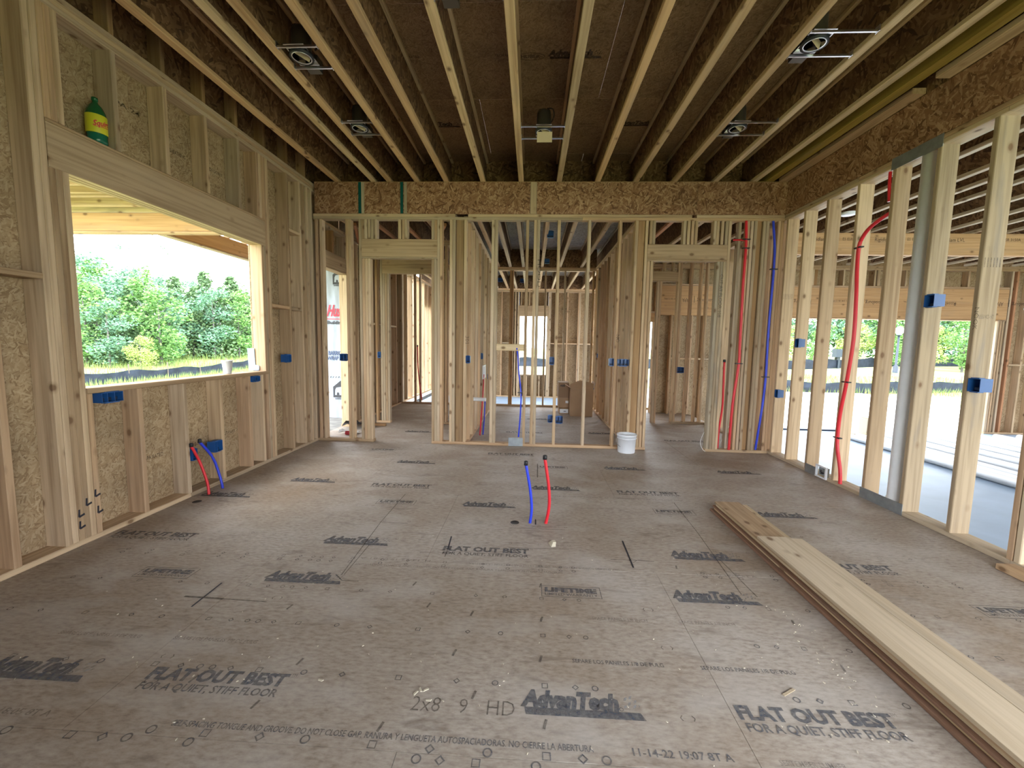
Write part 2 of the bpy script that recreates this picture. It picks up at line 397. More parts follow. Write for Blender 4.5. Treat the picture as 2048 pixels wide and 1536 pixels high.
def tube_bm(bm, pts, r, seg=10, mi=0, cap=True):
    P = [Vector(p) for p in pts]; rings = []
    up = Vector((0, 0, 1))
    for i, p in enumerate(P):
        t = (P[min(i + 1, len(P) - 1)] - P[max(i - 1, 0)]).normalized()
        ref = up if abs(t.dot(up)) < 0.9 else Vector((1, 0, 0))
        a = t.cross(ref).normalized(); b2 = t.cross(a)
        rr = r[i] if isinstance(r, (list, tuple)) else r
        rings.append([bm.verts.new(p + (a * math.cos(2 * PI * k / seg) + b2 * math.sin(2 * PI * k / seg)) * rr) for k in range(seg)])
    for i in range(len(rings) - 1):
        for k in range(seg):
            f = bm.faces.new((rings[i][k], rings[i][(k + 1) % seg], rings[i + 1][(k + 1) % seg], rings[i + 1][k])); f.material_index = mi; f.smooth = True
    if cap:
        for rg in (rings[0], rings[-1]):
            try: f = bm.faces.new(rg); f.material_index = mi
            except ValueError: pass
def lathe_bm(bm, prof, seg=28, mi=0, c=(0, 0)):
    rings = []
    for r, z in prof:
        rings.append([bm.verts.new((c[0] + r * math.cos(2 * PI * k / seg), c[1] + r * math.sin(2 * PI * k / seg), z)) for k in range(seg)])
    for i in range(len(rings) - 1):
        for k in range(seg):
            f = bm.faces.new((rings[i][k], rings[i][(k + 1) % seg], rings[i + 1][(k + 1) % seg], rings[i + 1][k])); f.material_index = mi; f.smooth = True
    return rings
def text_mesh(s, w=None, h=None, shear=0.0, bold=0.0, mirror=False):
    """flat lettering in the XY plane, baseline at y=0, left at x=0, scaled to width w / cap height h; returns verts, faces"""
    cu = bpy.data.curves.new('t', 'FONT'); cu.body = s; cu.size = 1.0; cu.resolution_u = 2; cu.shear = shear; cu.offset = bold
    cu.fill_mode = 'FRONT'
    ob = bpy.data.objects.new('t', cu)
    me = bpy.data.meshes.new_from_object(ob)
    V = [v.co.copy() for v in me.vertices]; Fc = [tuple(p.vertices) for p in me.polygons]
    bpy.data.objects.remove(ob); bpy.data.curves.remove(cu); bpy.data.meshes.remove(me)
    x0 = min(v.x for v in V); x1 = max(v.x for v in V); y1 = max(v.y for v in V)
    sx = (w / (x1 - x0)) if w else (h / y1); sy = (h / y1) if h else sx
    return [((v.x - x0) * sx, v.y * sy, 0) for v in V], Fc
def add_flat(bm, V, Fc, off=(0, 0), z=0.0, mi=0):
    vv = [bm.verts.new((x + off[0], y + off[1], z)) for x, y, _ in V]
    for f in Fc:
        try: fc = bm.faces.new([vv[i] for i in f]); fc.material_index = mi
        except ValueError: pass
def poly_flat(bm, pts, z=0.0, mi=0):
    f = bm.faces.new([bm.verts.new((x, y, z)) for x, y in pts]); f.material_index = mi
def ring_flat(bm, cx, cy, r0, r1, n=12, mi=0, rot=0.0, z=0.0):
    a = [bm.verts.new((cx + r0 * math.cos(2 * PI * k / n + rot), cy + r0 * math.sin(2 * PI * k / n + rot), z)) for k in range(n)]
    b2 = [bm.verts.new((cx + r1 * math.cos(2 * PI * k / n + rot), cy + r1 * math.sin(2 * PI * k / n + rot), z)) for k in range(n)]
    for k in range(n):
        f = bm.faces.new((a[k], a[(k + 1) % n], b2[(k + 1) % n], b2[k])); f.material_index = mi
def line_flat(bm, a, b2, w, mi=0, z=0.0):
    a = Vector((a[0], a[1])); b2 = Vector((b2[0], b2[1])); d = (b2 - a).normalized(); n = Vector((-d.y, d.x)) * w / 2
    poly_flat(bm, [tuple(a - n), tuple(b2 - n), tuple(b2 + n), tuple(a + n)], z, mi)
def mesh_of(name, bm, mats):
    me = bpy.data.meshes.new(name); bm.normal_update(); bm.to_mesh(me); bm.free()
    for mm in mats: me.materials.append(M[mm])
    return me

W = 6.163; T = 0.038
FRONT = (PI / 2, 0, 0)              # lettering on a wall that faces -Y
# ================================================================== FLOOR
floor = structure('floor', (3.0, -2.0, 0))
Y0, Y1 = -6.79, 3.80
fpanels = []
ys = [-6.785, -5.565, -4.345, -3.125, -1.905, -0.685, 0.535, 1.755, 2.975, 3.80]
offs = [0, 1, 0, 1, 0, 1, 0, 1, 0]
# panel joints as in the photograph: rows below and above Y=-4.345
for r in range(len(ys) - 1):
    start = -1.10 if r % 2 == 0 else -2.33
    if r == 2: start = 1.34 - 2.44 * 1
    if r == 3: start = 2.33 - 2.44 * 2
    if r == 1: start = 2.55 - 2.44 * 2
    x = start
    while x < 6.32:
        xa, xb = max(x, -0.145), min(x + 2.44, 6.31)
        if xb - xa > 0.05:
            dz = random.uniform(-0.0008, 0.0)
            o = lum(floor, 'floor_panel', xa + 0.001, xb - 0.001, ys[r] + 0.001, ys[r + 1] - 0.001, -0.018 + dz, dz, 'floor', 'X', ch=0.0003)
            fpanels.append((xa, xb, ys[r], ys[r + 1], o))
        x += 2.44
lum(floor, 'floor_substrate', -0.145, 6.31, Y0, Y1, -0.10, -0.0195, 'marker', 'X')
def panel_at(x, y):
    for xa, xb, ya, yb, o in fpanels:
        if xa <= x <= xb and ya <= y <= yb: return o
    return floor
ZP = 0.0012
def tpl_A():
    bm = bmesh.new()
    add_flat(bm, *text_mesh('AdvanTech', 0.385, 0.076, 0.22, 0.068), (0.0, 0.040), 0, 0)
    ring_flat(bm, 0.390, 0.045, 0.006, 0.009, 10)
    poly_flat(bm, [(0.022, 0.0), (0.475, 0.0), (0.460, 0.033), (0.016, 0.033)], 0, 0)
    add_flat(bm, *text_mesh('SUBFLOORING', 0.15, 0.014, 0, 0.01), (0.045, 0.009), 0.0006, 1)
    for k, (x, y, s) in enumerate([(0.405, 0.085, 1), (0.428, 0.095, .9), (0.418, 0.064, 1), (0.443, 0.075, .9), (0.40, 0.05, .8), (0.436, 0.052, 1), (0.457, 0.06, .7)]):
        poly_flat(bm, [(x, y), (x + .010 * s, y), (x + .018 * s, y + .018 * s), (x + .006 * s, y + .014 * s)], 0, 2)
    return mesh_of('logo', bm, ['ink', 'inkbar', 'inkblue'])
def tpl_F():
    bm = bmesh.new()
    add_flat(bm, *text_mesh('FLAT OUT BEST', 0.585, 0.062, 0, 0.048), (0.0, 0.0), 0, 0)
    add_flat(bm, *text_mesh('TM', 0.022, 0.013), (0.59, 0.05), 0, 0)
    add_flat(bm, *text_mesh('FOR A QUIET, STIFF FLOOR', 0.575, 0.036, 0, 0.02), (0.008, -0.052), 0, 0)
    return mesh_of('slogan', bm, ['ink'])
def tpl_L():
    bm = bmesh.new()
    t = 0.004
    for a in ((0, 0, .337, t), (0, .105, .337, .105 + t), (0, 0, t, .109), (.337 - t, 0, .337, .109)):
        poly_flat(bm, [(a[0], a[1]), (a[2], a[1]), (a[2], a[3]), (a[0], a[3])])
    add_flat(bm, *text_mesh('LIFETIME', 0.295, 0.042, 0, 0.06), (0.02, 0.05), 0, 0)
    add_flat(bm, *text_mesh('LIMITED WARRANTY', 0.295, 0.022, 0, 0.01), (0.02, 0.017), 0, 0)
    return mesh_of('warranty', bm, ['ink'])
TA, TF, TL = tpl_A(), tpl_F(), tpl_L()
for k, x, y in [('A', 2.967, -4.172), ('F', 3.80, -4.137), ('F', 1.42, -4.110), ('A', 0.70, -4.148), ('L', 3.065, -3.425), ('A', 3.80, -3.417), ('A', 3.942, -2.945),
                ('A', 1.433, -3.401), ('L', 0.663, -3.415), ('F', 2.406, -2.955), ('A', 1.546, -2.930), ('F', 4.745, -2.98), ('L', 5.433, -3.43), ('A', 4.912, -2.182),
                ('L', 4.052, -2.199), ('A', 2.401, -2.187), ('L', 1.654, -2.20), ('F', 1.44, -1.736), ('A', 3.002, -1.708), ('F', 3.83, -1.711), ('A', 0.584, -1.71),
                ('A', 3.829, -0.965), ('L', 3.079, -1.005), ('A', 1.42, -0.970), ('F', 2.45, -0.45), ('A', 0.032, -2.168), ('F', 0.04, -2.92), ('A', 5.1, -0.98), ('L', 0.9, -0.46),
                ('A', 3.9, 0.95), ('F', 2.6, 0.9), ('A', 1.0, 0.7), ('A', 2.9, 2.1), ('F', 5.0, 0.6), ('A', 5.3, -4.15)]:
    link('printed_mark', {'A': TA, 'F': TF, 'L': TL}[k], panel_at(x + 0.1, y + 0.05), (x, y, ZP))
def ftext(s, x, y, w, h, mat='ink', bold=0.015, rot=0.0):
    bm = bmesh.new(); add_flat(bm, *text_mesh(s, w, h, 0, bold))
    bm_obj('printed_line', bm, mat, panel_at(x + w / 2 * math.cos(rot), y + 0.02), (x, y, ZP), (0, 0, rot))
ftext('SELF-SPACING TONGUE AND GROOVE. DO NOT CLOSE GAP. RANURA Y LENGUETA AUTOSPACIADORAS. NO CIERRE LA ABERTURA', 1.706, -4.305, 1.52, 0.024)
ftext('11-14-22 19:07 8T A', 3.36, -4.308, 0.34, 0.028)
ftext('SEPTEMBER LUMBER', 3.85, -4.31, 0.22, 0.02, 'inkfaint')
ftext('18:05 8T A', 1.03, -4.30, 0.20, 0.026, 'inkfaint')
ftext('SPACE PANELS 1/8 INCH', 3.321, -3.602, 0.28, 0.022, 'inkfaint'); ftext('SPACE PANELS 1/8 INCH', 3.76, -3.598, 0.28, 0.022, 'inkfaint')
ftext('SEPARE LOS PANELES 1/8 DE PULG', 3.191, -3.90, 0.40, 0.022); ftext('SEPARE LOS PANELES 1/8 DE PULG', 3.75, -3.902, 0.40, 0.022)
ftext('SEPARE LOS PANELES 1/8 DE PULG', 0.782, -3.893, 0.40, 0.022, 'inkfaint'); ftext('SEPARE LOS PANELES 1/8 DE PULG', 1.34, -3.888, 0.40, 0.022, 'inkfaint')
ftext('SELF-SPACING TONGUE AND GROOVE. DO NOT CLOSE GAP. NO CIERRE LA ABERTURA', 3.56, -3.10, 0.95, 0.022, 'inkfaint', rot=PI)
ftext('11-14-22 19:07 8T A', 2.36, -3.09, 0.46, 0.022, 'inkfaint', rot=PI)
ftext('11-14-22 19:07 8T A', 4.03, -3.135, 0.36, 0.022, 'inkfaint')
ftext('SELF-SPACING TONGUE AND GROOVE. DO NOT CLOSE GAP. RANURA Y LENGUETA AUTOSPACIADORAS', 1.9, -3.185, 1.3, 0.02, 'inkfaint')
ftext('SELF-SPACING TONGUE AND GROOVE. DO NOT CLOSE GAP.', 3.2, -1.875, 1.2, 0.02, 'inkfaint')
ftext('2x8   9   HD', 2.546, -4.185, 0.40, 0.065, 'pencil', -0.012)
# fastener marks: rings, diamonds and squares in rows, one print per panel
pat = [(0, .0), (1, .115), (2, .245), (0, .315), (2, .46), (1, .58), (0, .66), (2, .87), (1, 1.03), (0, 1.12)]
def marks_on(y, r, mat='ink'):
    done = {}
    for base in (-0.8, 0.34, 1.395, 2.05, 3.03, 4.07, 4.94):
        seq = [(0, .0), (1, .165), (2, .405), (1, .65), (0, .81)] if base not in (4.07, 4.94, -0.8) else [(0, 0), (1, .09), (2, .215), (0, .42), (1, .62)]
        if base == 1.395: seq = [(2, 0), (1, .115), (0, .20), (0, .255), (1, .335), (2, .46)]
        if base == 3.03: seq = [(2, .035), (1, .16), (0, .24)]
        for k, dx in seq:
            x = base + dx
            if not (0.02 < x < 6.1): continue
            if 4.53 < x < 4.86 and y < -2.0: continue
            p = panel_at(x, y)
            bm = done.setdefault(p.name, (bmesh.new(), p))[0]
            if k == 0: ring_flat(bm, x, y, r * 0.68, r, 14)
            elif k == 1: ring_flat(bm, x, y, r * 0.62, r * 1.05, 4)
            else: ring_flat(bm, x, y, r * 0.95, r * 1.3, 4, rot=PI / 4)
    for n, (bm, p) in done.items():
        pl = world_loc(p)
        for v in bm.verts: v.co = v.co - Vector((pl.x, pl.y, 0)); v.co.z = 0
        bm_obj('fastener_marks', bm, mat, p, (pl.x, pl.y, ZP), kind='stuff')
NEAR = [(2.457, -4.327, 2), (2.66, -4.33, 1), (2.86, -4.33, 0), (3.062, -4.33, 2), (3.185, -4.331, 1), (3.265, -4.331, 0), (2.623, -4.367, 0), (2.703, -4.367, 1), (2.825, -4.368, 2), (3.026, -4.366, 0),
        (1.39, -4.361, 2), (1.509, -4.361, 1), (1.595, -4.358, 0), (1.652, -4.323, 0), (1.821, -4.36, 0), (1.853, -4.324, 2), (2.052, -4.325, 1), (2.216, -4.324, 0), (1.15, -4.36, 0), (3.9, -4.36, 2), (4.1, -4.362, 1), (4.3, -4.33, 0)]
for x, y, k in NEAR:
    bm = bmesh.new(); r_m = .0175
    if k == 0: ring_flat(bm, 0, 0, r_m * 0.7, r_m, 14)
    elif k == 1: ring_flat(bm, 0, 0, r_m * 0.65, r_m * 1.05, 4)
    else: ring_flat(bm, 0, 0, r_m * 0.9, r_m * 1.2, 4, rot=PI / 4)
    bm_obj('fastener_mark', bm, 'ink', panel_at(x, y), (x, y, ZP))
for y, r in [(-4.035, .014), (-3.738, .013), (-3.445, .012), (-3.152, .013), (-3.11, .012), (-2.82, .012), (-2.53, .012), (-2.24, .012), (-1.93, .012), (-1.65, .012)]:
    marks_on(y, r, 'ink' if y < -3.0 else 'inkfaint')
# pencil / chalk lines on the floor
def fline(pts, w=0.006, mat='pencil'):
    mid = ((pts[0][0] + pts[-1][0]) / 2, (pts[0][1] + pts[-1][1]) / 2)
    p = panel_at(*mid); bm = bmesh.new()
    for a, b2 in zip(pts[:-1], pts[1:]): line_flat(bm, (a[0] - mid[0], a[1] - mid[1]), (b2[0] - mid[0], b2[1] - mid[1]), w)
    bm_obj('pencil_line', bm, mat, p, (mid[0], mid[1], ZP + 0.0006))
fline([(1.842, -1.944), (1.836, -2.556), (1.87, -3.30)]); fline([(1.89, -2.926), (1.885, -3.301)]); fline([(1.834, -3.30), (1.90, -3.36), (2.0, -3.36)])
fline([(4.29, -1.932), (4.264, -2.551), (4.203, -3.323)]); fline([(4.255, -2.932), (4.282, -3.34)])
fline([(2.428, -2.751), (2.440, -2.942)], 0.010, 'marker'); fline([(2.398, -2.994), (2.481, -2.987)], 0.006); fline([(2.44, -3.04), (2.44, -2.94)], 0.006)
fline([(3.663, -2.715), (3.654, -3.08)], 0.010, 'marker'); fline([(3.527, -2.986), (3.809, -2.988)], 0.006)
for cx, cy in ((2.44, -2.99), (3.67, -2.99)):
    p = panel_at(cx, cy); bm = bmesh.new(); ring_flat(bm, 0, 0, 0.022, 0.027, 4, rot=0); bm_obj('pencil_line', bm, 'pencil', p, (cx, cy, ZP + .0006))
fline([(1.236, -3.657), (1.232, -3.437)], 0.010, 'marker'); fline([(1.127, -3.574), (1.35, -3.58)], 0.014); fline([(1.35, -3.58), (1.594, -3.587)], 0.007)
fline([(2.85, -2.887), (3.266, -2.873)], 0.005); fline([(2.836, -2.574), (3.262, -2.571)], 0.005)
fline([(3.076, -0.833), (3.069, -1.335)], 0.012); fline([(3.001, -1.292), (3.203, -1.287)], 0.008); fline([(1.847, -2.564), (2.052, -2.564)], 0.005)
fline([(1.213, -1.27), (1.525, -1.29)], 0.006); fline([(3.04, -2.40), (3.04, -2.50)], 0.010, 'marker')
for x, y in [(1.62, -4.10), (2.46, -4.26), (2.78, -4.1), (2.0, -3.98), (2.66, -3.88), (3.05, -3.89), (3.06, -3.62), (2.33, -3.36), (3.06, -3.32), (2.70, -3.6), (2.46, -3.55), (3.06, -4.21), (1.95, -4.20), (1.74, -3.62), (4.35, -3.55), (4.38, -3.85), (3.93, -3.05)]:
    fline([(x - .004, y - .02), (x + .006, y + .02)], 0.010)
for x, y in [(1.63, -3.55), (3.60, -4.15), (3.64, -3.78), (3.63, -3.5), (1.46, -4.12), (1.41, -3.99)]:
    fline([(x - .02, y - .012), (x - .027, y), (x - .018, y + .012)], 0.004); fline([(x + .02, y - .012), (x + .027, y), (x + .018, y + .012)], 0.004)
# core hole by the pipes and by the left wall
def hole(x, y, r):
    bm = bmesh.new(); lathe_bm(bm, [(0.0005, 0.0), (r * 0.86, 0.0), (r, 0.0012)], 20)
    bm_obj('drilled_hole', bm, 'black', panel_at(x, y), (x, y, ZP))
hole(2.876, -2.475, 0.034); hole(0.135, -2.30, 0.035)

# ================================================================== SLABS AND GROUND
def slab(name, x0, x1, y0, y1, z1, th, mat, parent=None):
    return box(name, x0, x1, y0, y1, z1 - th, z1, mat, parent, kind='structure')
slab('garage_floor', 6.31, 13.6, -7.2, 3.36, -0.25, 0.2, 'concrete')
slab('rear_room_floor', -0.15, 6.31, 3.81, 7.45, -0.24, 0.2, 'concrete')
slab('rear_porch_floor', -6.5, -0.152, -1.0, 7.5, -0.16, 0.2, 'earth')
slab('driveway', 4.6, 17.5, 3.37, 13.2, -0.46, 0.15, 'drive')
g = bmesh.new()
# gently rolling ground
nx = 40
def gz(x, y):
    z = -0.62
    dl = max(0, -x - 15); z += min(1.6, dl * 0.055)
    dr = max(0, y - 16); z += min(1.3, dr * 0.045)
    return z
gv = [[g.verts.new((-70 + 3.9 * i, -30 + 3.0 * j, gz(-70 + 3.9 * i, -30 + 3.0 * j))) for j in range(40)] for i in range(40)]
for i in range(39):
    for j in range(39): g.faces.new((gv[i][j], gv[i + 1][j], gv[i + 1][j + 1], gv[i][j + 1]))
bm_obj('ground', g, 'meadow', kind='structure', smooth=True)

# ================================================================== LEFT WALL (faces +X)
WL = structure('wall_left', (-0.07, -3.0, 0))
XI = -0.14
def lst(y0, y1, z0=T, z1=3.386, name='stud', mat='stud'): return lum(WL, name, XI, 0, y0, y1, z0, z1, mat, 'Z')
YB = -6.64
lum(WL, 'bottom_plate', XI, 0, YB, -2.2, 0, T, 'stud', 'Y'); lum(WL, 'bottom_plate', XI, 0, -2.197, 0, 0, T, 'stud', 'Y')
for k in range(3):
    z = 3.386 + k * 0.038
    cut = (-3.6, -1.4, -4.2)[k]
    lum(WL, 'top_plate', XI, 0, YB, cut, z, z + 0.037, 'stud', 'Y'); lum(WL, 'top_plate', XI, 0, cut + .002, 0.14, z, z + 0.037, 'stud', 'Y')
for y in (-6.30, -5.90, -5.49, -5.09, -4.68, -4.275, -3.866): lst(y, y + T)
lst(-3.457, -3.417)
lst(-3.186, -3.148, mat='stud'); lst(-3.146, -3.108)
for k in range(3):
    y = -3.106 + k * 0.038
    lst(y, y + .0365, T, 2.43, 'jack_stud'); lst(y, y + .0365, 2.72, 3.386, 'cripple_stud')
lst(-2.990, -2.954, T, 1.01, 'cripple_stud')
for y in (-2.633, -2.222, -1.805, -1.401): lst(y, y + T, T, 1.01, 'cripple_stud')
lst(-1.18, -1.145, T, 1.01, 'cripple_stud')
for y in (-2.668, -2.256, -1.837, -1.422, -1.14): lst(y, y + T, 2.72, 3.386, 'cripple_stud')
lst(-1.100, -1.064, T, 2.43, 'jack_stud'); lst(-1.062, -1.025, T, 2.43, 'jack_stud'); lst(-1.022, -0.985); lst(-0.983, -0.945)
lst(-1.10, -1.064, 2.72, 3.386, 'cripple_stud'); lst(-1.062, -1.025, 2.72, 3.386, 'cripple_stud')
for k, (xa, xb) in enumerate([(XI, -.096), (-.094, -.048), (-.046, 0)]):
    lum(WL, 'header_ply', xa, xb, -3.106, -1.025, 2.43, 2.70 if k else 2.70, 'header', 'Y')
lum(WL, 'header_cap', XI, 0, -3.106, -1.025, 2.701, 2.719, 'header', 'Y')
lum(WL, 'sill_plate', XI, 0.004, -2.99, -1.05, 1.011, 1.049, 'stud', 'Y')
for y in (-0.60, -0.326, -0.24, -0.15, -0.048): lst(y, y + T)
for ya, yb, z in [(-3.415, -3.188, 1.74), (-3.828, -3.459, 1.74), (-0.943, -0.602, 1.775), (-0.56, -0.328, 1.775), (-0.56, -0.328, 2.72), (-4.237, -3.868, 1.74)]:
    lum(WL, 'blocking', XI, 0, ya, yb, z, z + T, 'stud', 'Y')
# sheathing, panels around the opening
def lsh(ya, yb, za, zb): lum(WL, 'sheathing_panel', -0.152, -0.141, ya + .0003, yb - .0003, za + .0003, zb - .0003, 'osb', 'Y', ch=0.0003)
for za, zb in ((0.0, 0.46), (0.46, 1.68), (1.68, 2.90), (2.90, 3.50)):
    for ya, yb in ((YB, -4.85), (-4.85, -2.99)): lsh(ya, yb, za, zb)
    lsh(-1.10, 0.10, za, zb)
for za, zb in ((0.0, 0.46), (0.46, 1.01), (2.44, 2.90), (2.90, 3.50)):
    lsh(-2.99, -2.41, za, zb); lsh(-2.41, -1.10, za, zb)
for y in (-2.638, -2.225, -1.807, -1.392, -0.957, -0.533, -0.137, -3.05, -3.46, -3.87, -4.28, -4.68, -5.1): lum(WL, 'squash_block', XI, -.03, y, y + T, 3.502, 3.90, 'brown', 'Z')
for ya, yb in ((YB, -3.7), (-3.7, -1.3), (-1.3, .42)): lum(WL, 'rim_board', -.152, -.141, ya + .001, yb - .001, 3.503, 3.905, 'web', 'Y', ch=.001)  # dark web colour here paints in the shade above the top plate
# stamps on sheathing and stud marks
def wall_text(parent, s, w, h, loc, rot, mat='stampdark', bold=0.01, name='printed_stamp'):
    bm = bmesh.new(); add_flat(bm, *text_mesh(s, w, h, 0, bold)); return bm_obj(name, bm, mat, parent, loc, rot)
LW = (PI / 2, 0, PI / 2)            # faces +X, reads towards +Y
for y, z, s in [(-2.56, 0.40, '24/16 APA RATED'), (-2.14, 0.40, 'SHEATHING 7/16'), (-1.7, 0.42, 'STRENGTH AXIS'), (-1.33, 0.44, 'THIS SIDE'), (-2.16, 2.98, 'RATED SHEATHING'), (-1.72, 3.0, 'THIS SIDE DOWN'), (-2.58, 3.12, 'APA 24')]:
    wall_text(WL, s, 0.26, 0.032, (-0.1405, y, z), LW)
for (yy, zz) in [(-3.10, .20), (-3.05, .26), (-3.10, .12), (-2.99, .30), (-2.98, .18)]:
    bm = bmesh.new(); line_flat(bm, (0, 0), (0.035, 0.01), 0.014); line_flat(bm, (0, 0), (0.004, 0.05), 0.012); bm_obj('marker_stroke', bm, 'marker', WL, (0.0006, yy, zz), LW)

# ================================================================== BACK WALL (faces -Y)
WB = structure('wall_back', (3.08, 0.04, 0))
D = 0.089
def bst(x0, x1, z0=T, z1=3.024, name='stud', mat='stud', y0=0.0, y1=D): return lum(WB, name, x0, x1, y0, y1, z0, z1, mat, 'Z')
for a, b_ in ((0.002, 0.79), (1.61, 4.545), (5.345, 6.16)): lum(WB, 'bottom_plate', a, b_, 0, D, 0, T, 'stud', 'X')
for a, b_ in ((0.002, 3.6), (3.603, 6.16)): lum(WB, 'top_plate', a, b_, 0, D, 3.024, 3.061, 'stud', 'X')
for a, b_ in ((0.002, 1.93), (2.10, 5.0), (5.06, 6.16)): lum(WB, 'top_plate', a, b_, 0, D, 3.062, 3.099, 'stud', 'X')
for a, b_ in ((.02, .058), (.085, .123), (.442, .479), (.481, .518), (.622, .659), (1.69, 1.724), (1.725, 1.76), (1.856, 1.894), (1.896, 1.934), (2.047, 2.085), (2.415, 2.455), (2.457, 2.497),
             (2.869, 2.907), (2.972, 3.011), (3.013, 3.053), (3.283, 3.321), (3.68, 3.718), (4.08, 4.118), (4.288, 4.326), (4.418, 4.455), (5.472, 5.508), (5.70, 5.738), (5.745, 5.783), (5.79, 5.828),
             (5.90, 5.938), (5.94, 5.978), (6.085, 6.122), (6.124, 6.16)): bst(a, b_)
bst(1.937, 2.044, mat='brown', y0=.02, y1=.085); bst(4.330, 4.415, mat='brown', y0=.02, y1=.085); bst(5.832, 5.896, mat='brown', y0=.03, y1=.085)
bst(5.62, 5.655, mat='aged', y0=0.05, y1=0.139)
for a in (.662, .702, .742, 1.61, 1.65): bst(a, a + T, T, 2.515, 'jack_stud')
for a in (4.458, 4.502, 5.352, 5.392, 5.432): bst(a, a + T, T, 2.512, 'jack_stud', 'aged' if a > 5 else 'stud')
def bhead(x0, x1, z0, z1, mat='header'):
    lum(WB, 'header', x0, x1, 0, .042, z0 + .022, z1, mat, 'X'); lum(WB, 'header', x0, x1, .046, D, z0 + .022, z1, mat, 'X')
    lum(WB, 'header_base', x0, x1, 0, D, z0, z0 + .02, 'stud', 'X')
bhead(.66, 1.688, 2.518, 2.772); bhead(4.456, 5.470, 2.514, 2.727)
for a in (.66, .70, .745, .79, .835, 1.16, 1.21, 1.25, 1.61, 1.65): bst(a, a + T, 2.773, 3.024, 'cripple_stud')
for a in (4.47, 4.51, 4.90, 4.95, 5.0, 5.045, 5.28, 5.32, 5.375, 5.43): bst(a, a + T, 2.728, 3.024, 'cripple_stud')
lum(WB, 'blocking', 2.497, 2.869, -.004, .034, 1.312, 1.402, 'board', 'X')
# rim beam above
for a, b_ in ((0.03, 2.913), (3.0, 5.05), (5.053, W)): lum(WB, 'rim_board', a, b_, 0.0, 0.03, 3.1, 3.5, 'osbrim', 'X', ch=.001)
lum(WB, 'rim_batten', 2.915, 2.998, -.006, 0.03, 3.1, 3.5, 'aged', 'Z')
lum(WB, 'rim_cap', 0.03, W, -.006, 0.03, 3.501, 3.507, 'brown', 'X', ch=.001)
for a in (.67, 1.245): lum(WB, 'rim_batten', a, a + T, -.006, 0.0, 3.1, 3.5, 'aged', 'Z', ch=.001)
lum(WB, 'upper_rim_board', -.14, W + .15, 0.35, 0.38, 3.5, 3.9075, 'web', 'X', ch=.001)
wall_text(WB, 'HOOD', 0.36, 0.05, (3.03, -.001, 2.52), (PI / 2, PI / 2, 0), 'pencil')
wall_text(WB, '301', 0.10, 0.05, (2.075, -.001, 1.50), (PI / 2, PI / 2, 0), 'pencil', 0)
wall_text(WB, 'NO', 0.10, 0.045, (4.095, -.001, 1.55), (PI / 2, PI / 2, 0), 'pencil', 0)
wall_text(WB, 'CUT AT FLOOR 108', 0.55, 0.04, (5.40, -.001, 2.35), (PI / 2, PI / 2, 0), 'pencil', 0)

# ================================================================== RIGHT WALL (faces -X)
WR = structure('wall_right', (W + .07, -3.0, 0))
XO = W + 0.14
def rst(y0, y1, z0=T, z1=3.024, name='stud', mat='stud'): return lum(WR, name, W, XO, y0, y1, z0, z1, mat, 'Z')
for a, b_ in ((-6.3, -2.85), (-2.847, -0.12), (-.117, 2.14)): lum(WR, 'bottom_plate', W, XO, a, b_, 0, T, 'boardlight', 'Y')
for a, b_ in ((-6.3, -2.5), (-2.497, 2.14)): lum(WR, 'top_plate', W, XO, a, b_, 3.024, 3.061, 'stud', 'Y')
for a, b_ in ((-6.3, -1.2), (-1.197, 2.14)): lum(WR, 'top_plate', W, XO, a, b_, 3.062, 3.099, 'stud', 'Y')
mats = ['stud', 'stud', 'stud', 'stud', 'red', 'stud', 'aged', 'aged', 'stud', 'stud', 'stud', 'stud', 'stud', 'stud', 'stud']
for k, y in enumerate((-.08, -.415, -.795, -1.226, -1.63, -2.041, -2.449, -2.858, -3.26, -3.67, -4.07, -4.48, -4.89, -5.3, -5.7)):
    rst(y, y + T, mat='stud' if k not in (5, 6, 12) else 'aged')
rst(-2.900, -2.862, mat='aged')
for y in (.36, .76, 1.17, 1.575, 1.98): rst(y, y + T)
for y in (0.10, .14): rst(y, y + T)
for a, b_ in ((-6.3, -3.86), (-3.857, -1.42), (-1.417, 0.0)): lum(WR, 'rim_board', W, W + .03, a, b_, 3.1, 3.5, 'osbrim', 'Y', ch=.001)
lum(WR, 'ledger_board', 6.05, 6.16, -6.3, -2.05, 3.503, 3.55, 'stud', 'Y'); lum(WR, 'ledger_board', 6.05, 6.16, -1.85, 0.0, 3.503, 3.55, 'stud', 'Y')
lum(WR, 'rim_closure', W + .001, W + .02, -6.9, .345, 3.502, 3.9, 'web', 'Y', ch=.001)
RW = (PI / 2, 0, -PI / 2)
# grade stamps on stud faces that face the camera
for y, z, x in [(-2.449, 2.02, W + .01), (-2.858, 2.06, W + .01), (-.08, 2.05, W + .005), (-2.858, 1.87, W + .01), (-2.858, 1.66, W + .01), (-2.449, 1.64, W + .01)]:
    wall_text(WR, '||||||' if z > 2 else '00550 KD-HT', .11, .05 if z > 2 else .03, (x, y - .0008, z), FRONT, 'inkfaint')
wall_text(WR, 'NOOK', 0.16, 0.03, (W - .001, -2.435, 1.72), (PI / 2, PI / 2, -PI / 2), 'pencil', 0)

